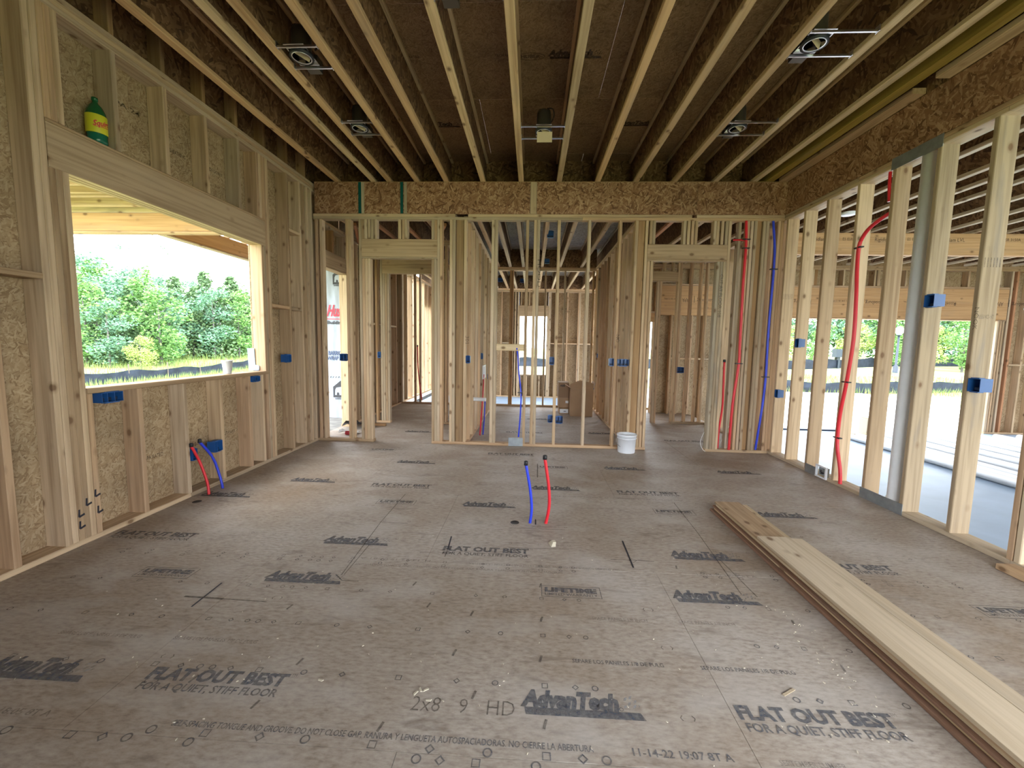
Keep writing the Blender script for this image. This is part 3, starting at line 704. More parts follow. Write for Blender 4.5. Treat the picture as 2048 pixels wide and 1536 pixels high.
# unseen wall added behind the camera to steer the daylight, closed on its left part, open towards the right
WN = structure('wall_front', (1.8, -6.85, 0))
lum(WN, 'bottom_plate', -.14, 2.2, -6.79, -6.65, 0, T, 'stud', 'X'); lum(WN, 'top_plate', -.14, 6.3, -6.79, -6.65, 3.42, 3.5, 'stud', 'X'); lum(WN, 'header', 2.2, 6.16, -6.79, -6.65, 2.40, 2.70, 'header', 'X')
for k in range(10): lum(WN, 'cripple_stud', 2.25 + k * .41, 2.288 + k * .41, -6.79, -6.65, 2.70, 3.42, 'stud', 'Z')
for xa, xb in ((2.2, 4.2), (4.201, 6.16)): lum(WN, 'sheathing_panel', xa, xb, -6.802, -6.791, 2.40, 3.9, 'osb', 'X', ch=.0003)
for k in range(6): lum(WN, 'stud', -.1 + k * .41, -.062 + k * .41, -6.79, -6.65, T, 3.42, 'stud', 'Z')
for xa, xb in ((-.15, 1.0), (1.001, 2.2), (2.201, 3.3)):
    for za, zb in ((0, 1.22), (1.221, 2.44), (2.441, 3.9)): lum(WN, 'sheathing_panel', xa, xb, -6.802, -6.791, za, zb, 'osb', 'X', ch=.0003)
# ================================================================== CEILING (I-joists run along Y)
CE = structure('ceiling', (3.0, -3.0, 3.5))
def ijoist(parent, x, y0, y1, zb, h=.406, w=.062, web='web', fl='flange', yellow=False):
    o = lum(parent, 'joist', x - w / 2, x + w / 2, y0, y1, zb, zb + .038, fl, 'Y')
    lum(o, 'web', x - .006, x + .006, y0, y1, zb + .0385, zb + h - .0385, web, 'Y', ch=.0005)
    lum(o, 'top_flange', x - w / 2, x + w / 2, y0, y1, zb + h - .038, zb + h, fl, 'Y')
    return o
JX = [.335, .832, 1.045, 1.415, 1.805, 2.29, 2.79, 3.285, 3.78, 4.27, 4.757, 5.268, 5.755]
for x in JX: ijoist(CE, x, -6.78, 0.345, 3.508, .398, .066)
lum(CE, 'edge_beam', 5.90, 5.99, -6.78, 0.3, 3.510, 3.90, 'yellow', 'Y')
for r, ya in enumerate((-6.80, -4.76, -3.54, -2.32, -1.10, 0.12)):
    yb = (-4.76, -3.54, -2.32, -1.10, 0.12, 0.5)[r]
    x = -2.5 + (r % 2) * 1.22
    while x < 6.4:
        xa, xb = max(x, -.2), min(x + 2.44, 6.4)
        if xb - xa > .05: lum(CE, 'deck_panel', xa + .0015, xb - .0015, ya + .0015, yb - .0015, 3.908, 3.926, 'deck', 'X', ch=.001)
        x += 2.44
DN = (PI, 0, 0)
CM = {}
for m_, nm in ((TA, 'A'),):
    c = m_.copy(); c.materials.clear(); [c.materials.append(M['stampdark']) for _ in range(3)]; CM[nm] = c
for x, y in [(3.06, -1.70), (1.62, -.56), (3.86, -.56), (.35, -1.70), (5.0, -1.70), (2.2, -3.9), (3.4, -2.95)]:
    link('printed_stamp', CM['A'], CE, (x, y, 3.906), DN)
for x, y in [(2.60, -1.70), (3.72, -1.70), (3.45, -.56), (4.22, -1.70), (5.3, -.56), (1.75, -1.70), (2.1, -.56)]:
    wall_text(CE, 'TECH RATED', .18, .03, (x, y - .04, 3.906), DN); wall_text(CE, 'STURD-I-FLOOR 24 OC', .18, .02, (x, y + .01, 3.906), DN, 'inkfaint')
bm = bmesh.new(); add_flat(bm, *text_mesh('HUBER', .17, .045, 0, .02), (-.085, -.02))
n = 24
for k in range(n):
    a0, a1 = 2 * PI * k / n, 2 * PI * (k + 1) / n
    line_flat(bm, (.125 * math.cos(a0), .045 * math.sin(a0)), (.125 * math.cos(a1), .045 * math.sin(a1)), .006)
bm_obj('printed_stamp', bm, 'stampdark', CE, (2.91, -1.735, 3.906), DN)
wall_text(CE, 'SOUL', .28, .09, (5.35, -2.78, 3.70), (PI / 2, 0, -PI / 2), 'pencil', 0)

# ================================================================== CEILINGS OF THE ROOMS BEHIND
CC = structure('ceiling_rear', (3.0, 4.0, 3.1))
for x in (.25, .66, 1.07, 1.48, 1.89, 2.20, 2.46, 2.75, 3.16, 3.55, 4.02, 4.45, 4.86, 5.27, 5.68, 6.05):
    ijoist(CC, x, 0.09, 7.30, 3.10, .398, .060, fl='stud' if x not in (.66, 1.07, 4.86) else 'red')
for a, b_ in ((0.09, 1.3), (1.303, 2.5), (2.503, 3.72), (3.723, 4.94), (4.943, 6.16), (6.163, 7.3)):
    for xa, xb in ((-.15, 2.29), (2.293, 4.73), (4.733, 6.3)): lum(CC, 'deck_panel', xa, xb, a, b_, 3.500, 3.499 + .016, 'deckgrey', 'X', ch=.001)
lum(CC, 'blocking', 2.1, 4.35, 3.74, 3.77, 3.10, 3.49, 'web', 'X', ch=.001)
lum(CC, 'blocking', 1.9, 5.4, 7.2, 7.23, 3.10, 3.49, 'web', 'X', ch=.001)
for x in (1.9, 3.2): lum(CC, 'diagonal_brace', x - 1.9, x - 1.86, 0.3, 2.6, 3.04, 3.085, 'red', 'Y', tilt=0.35)

# partitions
def partition_y(name, x0, x1, y0, y1, ys_, mat='stud', z1=3.024):
    s = structure(name, ((x0 + x1) / 2, (y0 + y1) / 2, 0))
    lum(s, 'bottom_plate', x0, x1, y0, y1, 0, T, mat, 'Y'); lum(s, 'top_plate', x0, x1, y0, y1, z1, z1 + .037, mat, 'Y'); lum(s, 'top_plate', x0, x1, y0, y1, z1 + .038, z1 + .075, mat, 'Y')
    for y in ys_: lum(s, 'stud', x0, x1, y, y + T, T, z1, mat, 'Z')
    return s
PL = partition_y('wall_center_left', 2.03, 2.119, 0.09, 3.69, [.16, .5, .62, .95, 1.28, 1.33, 1.72, 2.10, 2.42, 2.51, 2.9, 3.26, 3.6])
PR = partition_y('wall_center_right', 4.33, 4.419, 0.09, 3.69, [.30, .62, .93, 1.22, 1.53, 1.57, 1.95, 2.25, 2.6, 2.95, 3.3, 3.6])
def partition_x(name, y0, y1, plates, studs, heads=(), z0=0.0, z1=3.024, mat='stud'):
    s = structure(name, ((plates[0][0] + plates[-1][1]) / 2, (y0 + y1) / 2, 0))
    for a, b_ in plates: lum(s, 'bottom_plate', a, b_, y0, y1, z0, z0 + T, mat, 'X')
    xa, xb = min(p[0] for p in plates), max(p[1] for p in plates)
    lum(s, 'top_plate', xa, xb, y0, y1, z1, z1 + .037, mat, 'X'); lum(s, 'top_plate', xa, xb, y0, y1, z1 + .038, z1 + .075, mat, 'X')
    for st in studs:
        a, b_ = st[0], st[1]; mm = st[2] if len(st) > 2 else mat; za = st[3] if len(st) > 3 else z0 + T; zb = st[4] if len(st) > 4 else z1
        lum(s, 'stud', a, b_, y0, y1, za, zb, mm, 'Z')
    for a, b_, za, zb in heads: lum(s, 'header', a, b_, y0, y1, za, zb, 'header', 'X')
    return s
PX = partition_x('wall_cross', 3.73, 3.819, [(-.0, 1.95), (2.12, 4.33), (4.42, 6.16)],
    [(2.14, 2.178), (2.457, 2.50, 'brown'), (2.502, 2.542, 'brown'), (3.23, 3.268), (3.66, 3.698), (4.12, 4.158), (4.28, 4.318, 'brown'), (.0, .038), (.30, .338), (.42, .458), (.75, .788), (.86, .92, 'brown'), (1.05, 1.088), (1.15, 1.188), (1.53, 1.57), (1.9, 1.938),
     (4.42, 4.458), (5.84, 5.88), (6.1, 6.14)], [(4.46, 5.84, 2.2, 2.48)])
HL = partition_x('wall_hall_left', 1.40, 1.489, [(.30, .545), (1.455, 2.02)],
    [(.30, .338, 'brown'), (.39, .428), (.43, .468, 'stud', T, 2.55), (.47, .508, 'stud', T, 2.55), (.51, .545, 'stud', T, 2.55), (1.455, 1.49, 'stud', T, 2.55), (1.50, 1.538), (1.6, 1.638), (1.85, 1.888), (1.98, 2.018), (.5, .538, 'stud', 2.79, 3.024), (.9, .938, 'stud', 2.79, 3.024), (1.3, 1.338, 'stud', 2.79, 3.024)],
    [(.43, 1.495, 2.55, 2.79)])
HR = partition_x('wall_hall_right', 2.05, 2.139, [(5.55, 6.16)],
    [(5.20, 5.238, 'aged', 0.0, 2.57), (5.24, 5.278, 'stud', 0.0, 2.57), (5.55, 5.588), (5.59, 5.628, 'stud'), (5.78, 5.818), (5.95, 5.988), (6.06, 6.098), (4.45, 4.488), (5.05, 5.088, 'stud', 2.75, 3.024), (5.3, 5.338, 'stud', 2.75, 3.024), (5.45, 5.488, 'stud', 2.75, 3.024)], [(4.49, 5.55, 2.57, 2.745)])

# ================================================================== REAR OF THE LEFT OUTER WALL with the door opening
WLR = structure('wall_left_rear', (-.07, 2.0, 0))
def l2(y0, y1, z0=T, z1=3.024, name='stud', mat='stud'): lum(WLR, name, XI, 0, y0, y1, z0, z1, mat, 'Z')
lum(WLR, 'bottom_plate', XI, 0, 1.0, 7.3, 0, T, 'stud', 'Y'); lum(WLR, 'top_plate', XI, 0, .14, 7.3, 3.024, 3.061, 'stud', 'Y'); lum(WLR, 'top_plate', XI, 0, .145, 7.3, 3.062, 3.1, 'stud', 'Y')
l2(.10, .138, 0.0); l2(.15, .188, 0.0); l2(.20, .238, 0.0, 2.455, 'jack_stud'); l2(1.02, 1.058, 0.0, 2.455, 'jack_stud'); l2(1.06, 1.098)
for y in (1.40, 1.80, 2.2, 2.61, 3.02, 3.42, 3.8, 4.2, 4.6, 5.0, 5.4, 5.8, 6.2, 6.6, 7.0): l2(y, y + T)
lum(WLR, 'header', XI, 0, .20, 1.058, 2.475, 2.70, 'header', 'Y'); lum(WLR, 'header_base', XI, 0, .20, 1.058, 2.456, 2.474, 'stud', 'Y')
for y in (.20, .55, .96): l2(y, y + T, 2.701, 3.024, 'cripple_stud', 'brown' if y == .55 else 'stud')
for ya, yb, za, zb in ((.10, 1.06, 2.70, 3.5), (1.07, 3.5, 0, 1.22), (1.07, 3.5, 1.223, 2.44), (1.07, 3.5, 2.443, 3.5), (3.503, 4.4, 0, 1.22), (3.503, 4.4, 1.223, 2.44), (3.503, 4.4, 2.443, 3.5), (5.903, 7.35, 2.443, 3.5)):
    lum(WLR, 'sheathing_panel', -.152, -.141, ya, yb, za, zb, 'osb', 'Y', ch=.001)  # unseen panels farther back left off to let daylight into the rear rooms
for y in (1.44, 1.84, 2.24, 2.65, 3.06): lum(WLR, 'blocking', XI, 0, y, y + .35, 1.72, 1.72 + T, 'stud', 'Y')

# ================================================================== FAR WALL with window
WF = structure('wall_far', (3.0, 7.35, -.24))
zf = -.24
lum(WF, 'bottom_plate', -.1, 5.3, 7.30, 7.44, zf, zf + T, 'stud', 'X')
lum(WF, 'top_plate', -.1, 5.3, 7.30, 7.44, 3.01, 3.047, 'stud', 'X'); lum(WF, 'top_plate', -.1, 5.3, 7.30, 7.44, 3.048, 3.085, 'stud', 'X')
def fst(x, z0=zf + T, z1=3.01, name='stud', w=T): lum(WF, name, x, x + w, 7.30, 7.44, z0, z1, 'stud', 'Z')
for x in (.0, .4, .8, 1.2, 1.6, 2.0, 2.30, 2.43, 2.51, 3.46, 3.50, 3.66, 4.02, 4.36, 4.40, 4.78, 5.2): fst(x)
for x in (2.55, 3.42): fst(x, z1=2.28, name='jack_stud')
for x in (2.62, 2.8, 3.0, 3.2, 3.35): fst(x, z1=.44, name='cripple_stud')
for x in (2.6, 2.85, 3.1, 3.35): fst(x, 2.60, 3.01, 'cripple_stud')
lum(WF, 'header', 2.55, 3.458, 7.30, 7.44, 2.28, 2.60, 'header', 'X'); lum(WF, 'sill_plate', 2.59, 3.42, 7.29, 7.44, .44, .478, 'stud', 'X')
for xa, xb in ((2.04, 2.28), (3.54, 3.66), (3.70, 4.02), (4.06, 4.36), (4.44, 4.78), (4.82, 5.2)): lum(WF, 'blocking', xa, xb, 7.30, 7.44, 1.43, 1.43 + T, 'stud', 'X')
for xa, xb in ((-.15, 1.2), (1.2003, 2.552), (3.458, 4.2), (4.2003, 5.31)):
    for za, zb in ((zf, .98), (.9803, 2.2), (2.2003, 3.5)): lum(WF, 'sheathing_panel', xa, xb, 7.442, 7.453, za, zb, 'osb', 'X', ch=.001)
for za, zb in ((zf, .45), (2.59, 3.5)): lum(WF, 'sheathing_panel', 2.553, 3.457, 7.442, 7.453, za, zb, 'osb', 'X', ch=.001)
for x, z, s in [(3.85, 2.5, 'APA'), (3.78, 1.62, 'OSB'), (4.2, 1.6, 'RATED'), (3.8, .55, 'THIS SIDE')]: wall_text(WF, s, .18, .05, (x, 7.4405, z), FRONT)

# ================================================================== GARAGE
WG = structure('wall_garage', (9.0, 3.27, -.25))
zg = -.25; y0g, y1g = 3.20, 3.34
for a, b_ in ((5.50, 7.0), (12.25, 13.5)): lum(WG, 'bottom_plate', a, b_, y0g, y1g, zg, zg + T, 'stud', 'X')
lum(WG, 'top_plate', 4.45, 13.5, y0g, y1g, 3.01, 3.05, 'stud', 'X'); lum(WG, 'top_plate', 4.45, 13.5, y0g, y1g, 3.052, 3.095, 'stud', 'X')
lum(WG, 'header', 5.50, 12.40, y0g, y0g + .045, 2.06, 2.66, 'lvl', 'X'); lum(WG, 'header', 5.50, 12.40, y0g + .048, y0g + .093, 2.06, 2.66, 'lvl', 'X'); lum(WG, 'header', 5.50, 12.40, y0g + .096, y1g, 2.06, 2.66, 'lvl', 'X')
lum(WG, 'header_base', 6.9, 12.40, y0g, y1g, 2.035, 2.058, 'stud', 'X')
lum(WG, 'header_cap', 5.50, 12.40, y0g, y1g, 2.662, 2.70, 'stud', 'X')
def gst(x, z0=zg + T, z1=2.06, name='stud', mat='stud', w=T): lum(WG, name, x, x + w, y0g, y1g, z0, z1, mat, 'Z')
for x in (5.50, 5.55, 5.84, 6.02, 6.25, 6.50, 6.85, 6.90, 6.95, 12.25, 12.30, 12.35): gst(x)
for x in (12.42, 12.52, 12.78, 13.05, 13.4): gst(x, z1=3.01, mat='stud' if x != 12.52 else 'red')
for k in range(12): gst(5.6 + k * .6, 2.701, 3.01, 'cripple_stud')
for x in (7.2, 8.64, 9.86, 11.1): gst(x, 2.701, 3.01, 'cripple_stud', 'brown' if x < 9 else 'stud', .06)
for xa, xb in ((5.88, 6.02), (6.06, 6.25), (6.29, 6.50), (6.54, 6.85), (12.56, 12.78), (12.82, 13.05)): lum(WG, 'blocking', xa, xb, y0g, y1g, 1.15, 1.15 + T, 'stud', 'X')
for xa, xb in ((5.50, 6.98), (12.2575, 13.6)):
    for za, zb in ((zg, .97), (.9703, 2.08), (2.0803, 3.5)): lum(WG, 'sheathing_panel', xa, xb, y1g + .002, y1g + .013, za, zb, 'osb', 'X', ch=.001)
for xa, xb in ((6.983, 9.6), (9.603, 12.257)): lum(WG, 'sheathing_panel', xa, xb, y1g + .002, y1g + .013, 2.06, 3.5, 'osb', 'X', ch=.001)
lum(WG, 'header', 4.45, 5.498, y0g, y1g, 1.92, 2.10, 'lvl', 'X'); lum(WG, 'sheathing_panel', 4.45, 5.497, y1g - .012, y1g, 2.14, 3.01, 'osb', 'X', ch=.001); lum(WG, 'header', 4.45, 5.498, y0g + .01, y1g - .02, 2.101, 2.139, 'stud', 'X')
for x in (4.62, 4.8, 4.97, 5.15, 5.33): gst(x, 2.14, 3.01, 'cripple_stud')
def updown(s, w, h, x, z): wall_text(WG, s, w, h, (x + w, y0g - .001, z + h), (PI / 2, PI, 0), 'stampdark', .012)
for x in (5.62, 7.55, 8.95, 10.35, 11.75):
    updown('Roseburg', .34, .07, x + .72, 2.33); updown('APA', .14, .08, x + .42, 2.33); updown('1 3/4 18-12 PRL', .30, .03, x + .05, 2.38); updown('|', .012, .10, x + .66, 2.32)
GE = structure('wall_garage_side', (13.55, -2, -.25))
lum(GE, 'bottom_plate', 13.46, 13.6, -7.0, 3.19, zg, zg + T, 'stud', 'Y'); lum(GE, 'top_plate', 13.46, 13.6, -7.0, 3.19, 3.02, 3.095, 'stud', 'Y')
for k in range(25): lum(GE, 'stud', 13.46, 13.6, -6.9 + k * .406, -6.862 + k * .406, zg + T, 3.02, 'stud', 'Z')
for ya in (-7.0, -4.56, -2.12, .32):
    for za, zb in ((zg, .97), (.973, 2.2), (2.203, 3.5)): lum(GE, 'sheathing_panel', 13.602, 13.613, ya, min(ya + 2.437, 3.35), za, zb, 'osb', 'Y', ch=.001)
GC = structure('ceiling_garage', (9.8, -2, 3.1))
for x in (6.45, 6.70, 7.18, 7.50, 7.83, 8.33, 8.82, 9.25, 9.7, 10.15, 10.6, 11.05, 11.5, 11.95, 12.4, 12.85, 13.3): ijoist(GC, x, -6.9, 3.19, 3.10, .398, .06, fl='boardlight')  # paler flanges: bright daylight on the undersides is put into the colour
for k, ya in enumerate((-6.9, -5.68, -4.46, -3.24, -2.02, -.80, .42, 1.64)):
    for xa in (6.31, 8.75, 11.19): lum(GC, 'deck_panel', xa, xa + 2.437, ya, ya + 1.217 if k < 7 else 3.3, 3.500, 3.516, 'deckgrey', 'X', ch=.001)
GB = lum(None, 'garage_beam', 6.31, 13.45, .80, .89, 2.79, 3.095, 'lvl', 'X', kind='structure')
for x in (7.0, 7.9, 8.8, 10.3, 11.6): wall_text(GB, 'Rigidlam LVL', .34, .05, (x, .799, 2.98), FRONT); 
for x in (7.45, 8.35, 9.6, 11.0): wall_text(GB, 'ES ESR 3150A', .3, .04, (x, .799, 2.99), FRONT)

# ================================================================== PORCH OUTSIDE THE WINDOW, WRAPPED WALL
PO = structure('ceiling_porch', (-2.0, -1.0, 2.7))
lum(PO, 'beam', -5.2, -.155, -.37, -.28, 2.76, 2.985, 'lvl', 'X'); lum(PO, 'beam_base', -5.2, -.155, -.38, -.27, 2.735, 2.758, 'stud', 'X')
lum(PO, 'beam_top_plate', -5.2, -.155, -.36, -.29, 2.987, 3.181, 'aged', 'X')
lum(PO, 'outer_beam', -1.93, -1.84, -.27, 2.5, 2.76, 2.985, 'lvl', 'Y'); lum(PO, 'outer_beam_base', -1.94, -1.83, -.27, 2.5, 2.735, 2.758, 'stud', 'Y')
for k, y in enumerate((-.62, -.95, -1.30, -1.65, .1, .5, .9, 1.3, 1.7, 2.1)):
    lum(PO, 'rafter', (-5.2 if y < 0 else -1.93), -.155, y, y + T, 2.99, 3.17, 'stud' if k % 2 else 'header', 'X')
lum(PO, 'rafter', -5.2, -.155, -1.04, -1.0, 3.0, 3.18, 'header', 'X')
for ya, yb in ((-1.7, -.37), (-.367, .7), (.703, 1.9), (1.903, 2.6)): lum(PO, 'roof_panel', (-5.2 if ya < -.6 else -1.93), -.155, ya, yb, 3.182, 3.195, 'osb', 'X', ch=.001)
WW = structure('wall_wrapped', (-1.6, 2.65, -.2))
bm = bmesh.new()
nxx, nzz = 40, 40
vv = [[bm.verts.new((-1.3 + 1.145 * i / nxx, 2.60 + .010 * math.sin(i * 1.3 + j * .5) * math.sin(j * .8 + i * .31), -.18 + 3.4 * j / nzz)) for j in range(nzz + 1)] for i in range(nxx + 1)]
for i in range(nxx):
    for j in range(nzz): bm.faces.new((vv[i][j], vv[i + 1][j], vv[i + 1][j + 1], vv[i][j + 1]))
for v in bm.verts: v.co -= Vector((-.7, 2.65, -.2))
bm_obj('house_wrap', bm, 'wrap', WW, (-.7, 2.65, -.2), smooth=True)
lum(WW, 'sheathing_panel', -1.3, -.156, 2.62, 2.64, -.18, 3.2, 'osb', 'X', ch=.001)
YW = 2.585
def wtext(s, w, h, x, z, mat, bold=.02, shear=0.0):
    bm = bmesh.new(); add_flat(bm, *text_mesh(s, w, h, shear, bold)); bm_obj('wrap_print', bm, mat, WW, (x, YW, z), FRONT)
wtext('Hus', .30, .22, -1.14, 1.90, 'inkred', .03, .45); 
bm = bmesh.new(); line_flat(bm, (0, 0), (.62, 0), .014); bm_obj('wrap_print', bm, 'inkred', WW, (-1.20, YW, 1.84), FRONT)
wtext('ters & Building', .62, .065, -1.42, 1.74, 'inkgrey', .03)
wtext('BARRICADE', .42, .085, -1.12, 1.12, 'inknavy', .035); wtext('WRAP PLUS', .42, .08, -1.14, 1.02, 'inknavy', .03, .15)
for k in range(9): 
    bm = bmesh.new(); line_flat(bm, (0, 0), (.022, .03), .012); bm_obj('wrap_print', bm, 'inkgrey', WW, (-1.15 + k * .055, YW, .66), FRONT)
def house_logo(x, z, s):
    bm = bmesh.new()
    poly_flat(bm, [(-.5 * s, -.5 * s), (.5 * s, -.5 * s), (.5 * s, .18 * s), (0, .58 * s), (-.5 * s, .18 * s)], 0, 0)
    bear = [(-.40, -.36), (-.28, -.36), (-.26, -.18), (-.12, -.20), (-.10, -.36), (.04, -.36), (.08, -.20), (.16, -.22), (.18, -.36), (.32, -.36), (.34, -.02), (.38, .02), (.36, .14), (.26, .17), (.14, .22), (-.10, .17), (-.30, .14), (-.38, .0)]
    poly_flat(bm, [(a * s * .95, b_ * s * .95) for a, b_ in bear], .001, 1)
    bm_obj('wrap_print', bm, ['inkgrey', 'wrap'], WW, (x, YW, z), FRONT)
    wtext('BARRICADE', .24, .028, x - .12, z - .62 * s, 'inkgrey')
house_logo(-.86, 2.66, .28); house_logo(-.88, .42, .32)
wtext('S', .06, .06, -1.2, .40, 'inkgrey')
# ================================================================== THINGS
def ebox(x, y, z, w, h, d, face, label, gang=1, mat='blue', group=None, open_=True):
    """open plastic device box: face = direction its opening looks to"""
    t = thing('electrical_box', label, 'electrical box', (x, y, z - h / 2))
    bm = bmesh.new(); th = .003
    # local: opening towards -Y, width X, height Z
    box_bm(bm, -w / 2, -w / 2 + th, 0, d, -h / 2, h / 2); box_bm(bm, w / 2 - th, w / 2, 0, d, -h / 2, h / 2)
    box_bm(bm, -w / 2 + th, w / 2 - th, 0, d, h / 2 - th, h / 2); box_bm(bm, -w / 2 + th, w / 2 - th, 0, d, -h / 2, -h / 2 + th)
    box_bm(bm, -w / 2 + th, w / 2 - th, d - th, d, -h / 2 + th, h / 2 - th)
    for k in range(1, gang): box_bm(bm, -w / 2 + k * w / gang - .002, -w / 2 + k * w / gang + .002, .012, d - th, -h / 2 + th, h / 2 - th)
    rz = {'-Y': 0, '+X': PI / 2, '-X': -PI / 2, '-Z': 0}[face]
    rot = (0, 0, rz) if face != '-Z' else (-PI / 2 + PI, 0, 0)
    bm_obj('body', bm, mat, t, (x, y, z), rot)
    for sz in (-1, 1):
        bm = bmesh.new(); box_bm(bm, -w * .34, w * .34, .004, d * .5, sz * (h / 2 + .003) - .003, sz * (h / 2 + .003) + .003)
        bm_obj('nail_guide', bm, mat, t, (x, y, z), rot)
    bm = bmesh.new(); box_bm(bm, -w / 2 + .008, w / 2 - .008, d * .5, d * .5 + .012, -h / 2 + .01, -h / 2 + .03)
    bm_obj('cable_clamp', bm, 'boxin', t, (x, y, z), rot)
    return t
ebox(.010, -2.83, .972, .15, .070, .075, '+X', 'wide blue electrical box tucked under the left end of the window sill', 3)
ebox(.010, -1.865, .378, .10, .10, .075, '+X', 'square blue electrical box beside the stubbed blue pipe under the window', 2)
ebox(.006, -2.14, .370, .055, .10, .075, '+X', 'narrow blue electrical box behind the stubbed red pipe under the window')
ebox(.010, -1.28, .975, .12, .055, .075, '+X', 'blue electrical box tucked under the right end of the window sill', 2)
ebox(.010, -.665, 1.178, .10, .092, .075, '+X', 'blue electrical box on the left wall between window and room corner', 2)
ebox(.385, -.01, 1.178, .10, .092, .075, '-Y', 'blue electrical box in front of the printed house wrap', 2)
ebox(.365, 1.385, 1.18, .055, .095, .06, '-Y', 'bright blue electrical box seen through the left doorway', mat='bluelight')
ebox(2.112, -.008, 1.183, .058, .095, .075, '-Y', 'dark open electrical box on the stud left of the centre room')
ebox(3.250, -.006, 1.185, .060, .098, .075, '-Y', 'blue electrical box at mid height on the central single stud')
ebox(4.048, -.006, 1.183, .060, .095, .075, '-Y', 'narrow blue electrical box left of the stud by the white bucket')
ebox(4.20, -.006, 1.180, .145, .088, .075, '-Y', 'wide blue electrical box above the white bucket', 3)
ebox(3.248, -.006, .395, .060, .095, .075, '-Y', 'narrow blue electrical box near the floor, left of the central stud')
ebox(3.372, -.006, .383, .095, .095, .075, '-Y', 'square blue electrical box near the floor, right of the central stud', 2)
ebox(2.125, 1.63, 1.185, .055, .095, .07, '+X', 'dark blue electrical box on the centre room left partition, nearer one')
ebox(2.125, 3.06, 1.19, .055, .095, .07, '+X', 'dark blue electrical box on the centre room left partition, farther one')
ebox(2.125, 2.46, .765, .055, .095, .07, '+X', 'low blue electrical box behind the white bracket in the centre room')
ebox(4.322, 3.05, 1.2, .055, .075, .07, '-X', 'blue electrical box high on the centre room right partition')
ebox(4.322, 3.45, .51, .055, .09, .07, '-X', 'blue electrical box behind the cardboard boxes')
ebox(5.675, 2.04, .99, .13, .10, .07, '-Y', 'blue electrical box seen through the right doorway', 2)
ebox(W - .010, -.455, 1.475, .070, .095, .075, '-X', 'blue electrical box high on the second right wall stud')
ebox(W - .010, -.118, .825, .070, .095, .075, '-X', 'blue electrical box on the right wall stud beside the corner')
ebox(W - .010, -2.086, 1.805, .085, .095, .085, '-X', 'blue electrical box highest on the right wall, on the weathered stud').location
ebox(W - .010, -2.50, 1.165, .085, .095, .085, '-X', 'blue electrical box on the weathered stud right of the vent pipe')
ebox(3.224, .98, 3.10, .10, .10, .04, '-Y', 'blue ceiling box between joists at the near end of the centre room')
ebox(3.25, 3.15, 3.12, .10, .09, .04, '-Y', 'blue ceiling box between joists at the far end of the centre room')
ebox(2.05, 6.2, 3.2, .14, .10, .04, '-Y', 'left blue ceiling box in the room with the far window')
ebox(2.67, 6.3, 3.2, .14, .10, .04, '-Y', 'right blue ceiling box in the room with the far window')

def bracket(name, label, loc, w, h, rot):
    t = thing(name, label, 'bracket', loc)
    bm = bmesh.new(); b_ = .016
    box_bm(bm, -w / 2, -w / 2 + b_, 0, .02, 0, h); box_bm(bm, w / 2 - b_, w / 2, 0, .02, 0, h); box_bm(bm, -w / 2 + b_, w / 2 - b_, 0, .02, 0, b_); box_bm(bm, -w / 2 + b_, w / 2 - b_, 0, .02, h - b_, h)
    bm_obj('frame', bm, 'white', t, loc, rot)
    bm = bmesh.new()
    box_bm(bm, -w / 2 + b_, w / 2 - b_, .03, .05, b_, h - b_); bm_obj('recess', bm, 'zinc', t, loc, rot)
    bm = bmesh.new()
    tube_bm(bm, catmull([(-.02, .02, h * .6), (.01, .0, h * .5), (.02, .02, h * .4), (-.01, .01, h * .35)]), .006, 6); bm_obj('wire', bm, 'black', t, loc, rot)
bracket('low_voltage_bracket', 'white low voltage bracket at the foot of the right wall', (W - .022, -1.06, .012), .165, .135, (0, 0, -PI / 2))
t = thing('washer_outlet_box', 'white plastic outlet bracket on the centre room left partition', 'bracket', (2.125, 1.8, .8))
bm = bmesh.new()
for a in ((-.2, -.18, 0, .2), (.18, .2, 0, .2), (-.01, .01, 0, .2)): box_bm(bm, a[0], a[1], 0, .02, a[2], a[3])
box_bm(bm, -.2, .2, 0, .02, -.02, 0); box_bm(bm, -.2, .2, 0, .02, .2, .22)
bm_obj('frame', bm, 'white', t, (2.14, 1.8, .8), (0, 0, PI / 2))

# nail plates
def plate(x0, x1, y0, y1, z0, z1, label):
    o = box('nail_plate', x0, x1, y0, y1, z0, z1, 'zinc'); tag(o, label, 'metal plate'); return o
plate(W - .004, W - .001, -2.05, -1.58, 3.005, 3.105, 'long grey steel plate across the top plate above the vent pipe')
plate(W - .004, W - .001, -2.045, -1.583, .001, .100, 'long grey steel plate across the bottom plate below the vent pipe')
plate(W - .004, W - .001, -.965, -.780, .002, .100, 'short grey steel plate beside the white bracket at the floor')
plate(2.683, 2.882, -.004, -.001, .001, .118, 'grey steel plate on the bottom plate below the ribbed blue pipe')
for a, l in ((.632, 'teal strap across the rim beam, nearer the left corner'), (1.197, 'teal strap across the rim beam, second from the left corner')):
    o = box('teal_strap', a, a + .036, -.010, -.001, 3.1, 3.5, 'teal'); tag(o, l, 'strap')
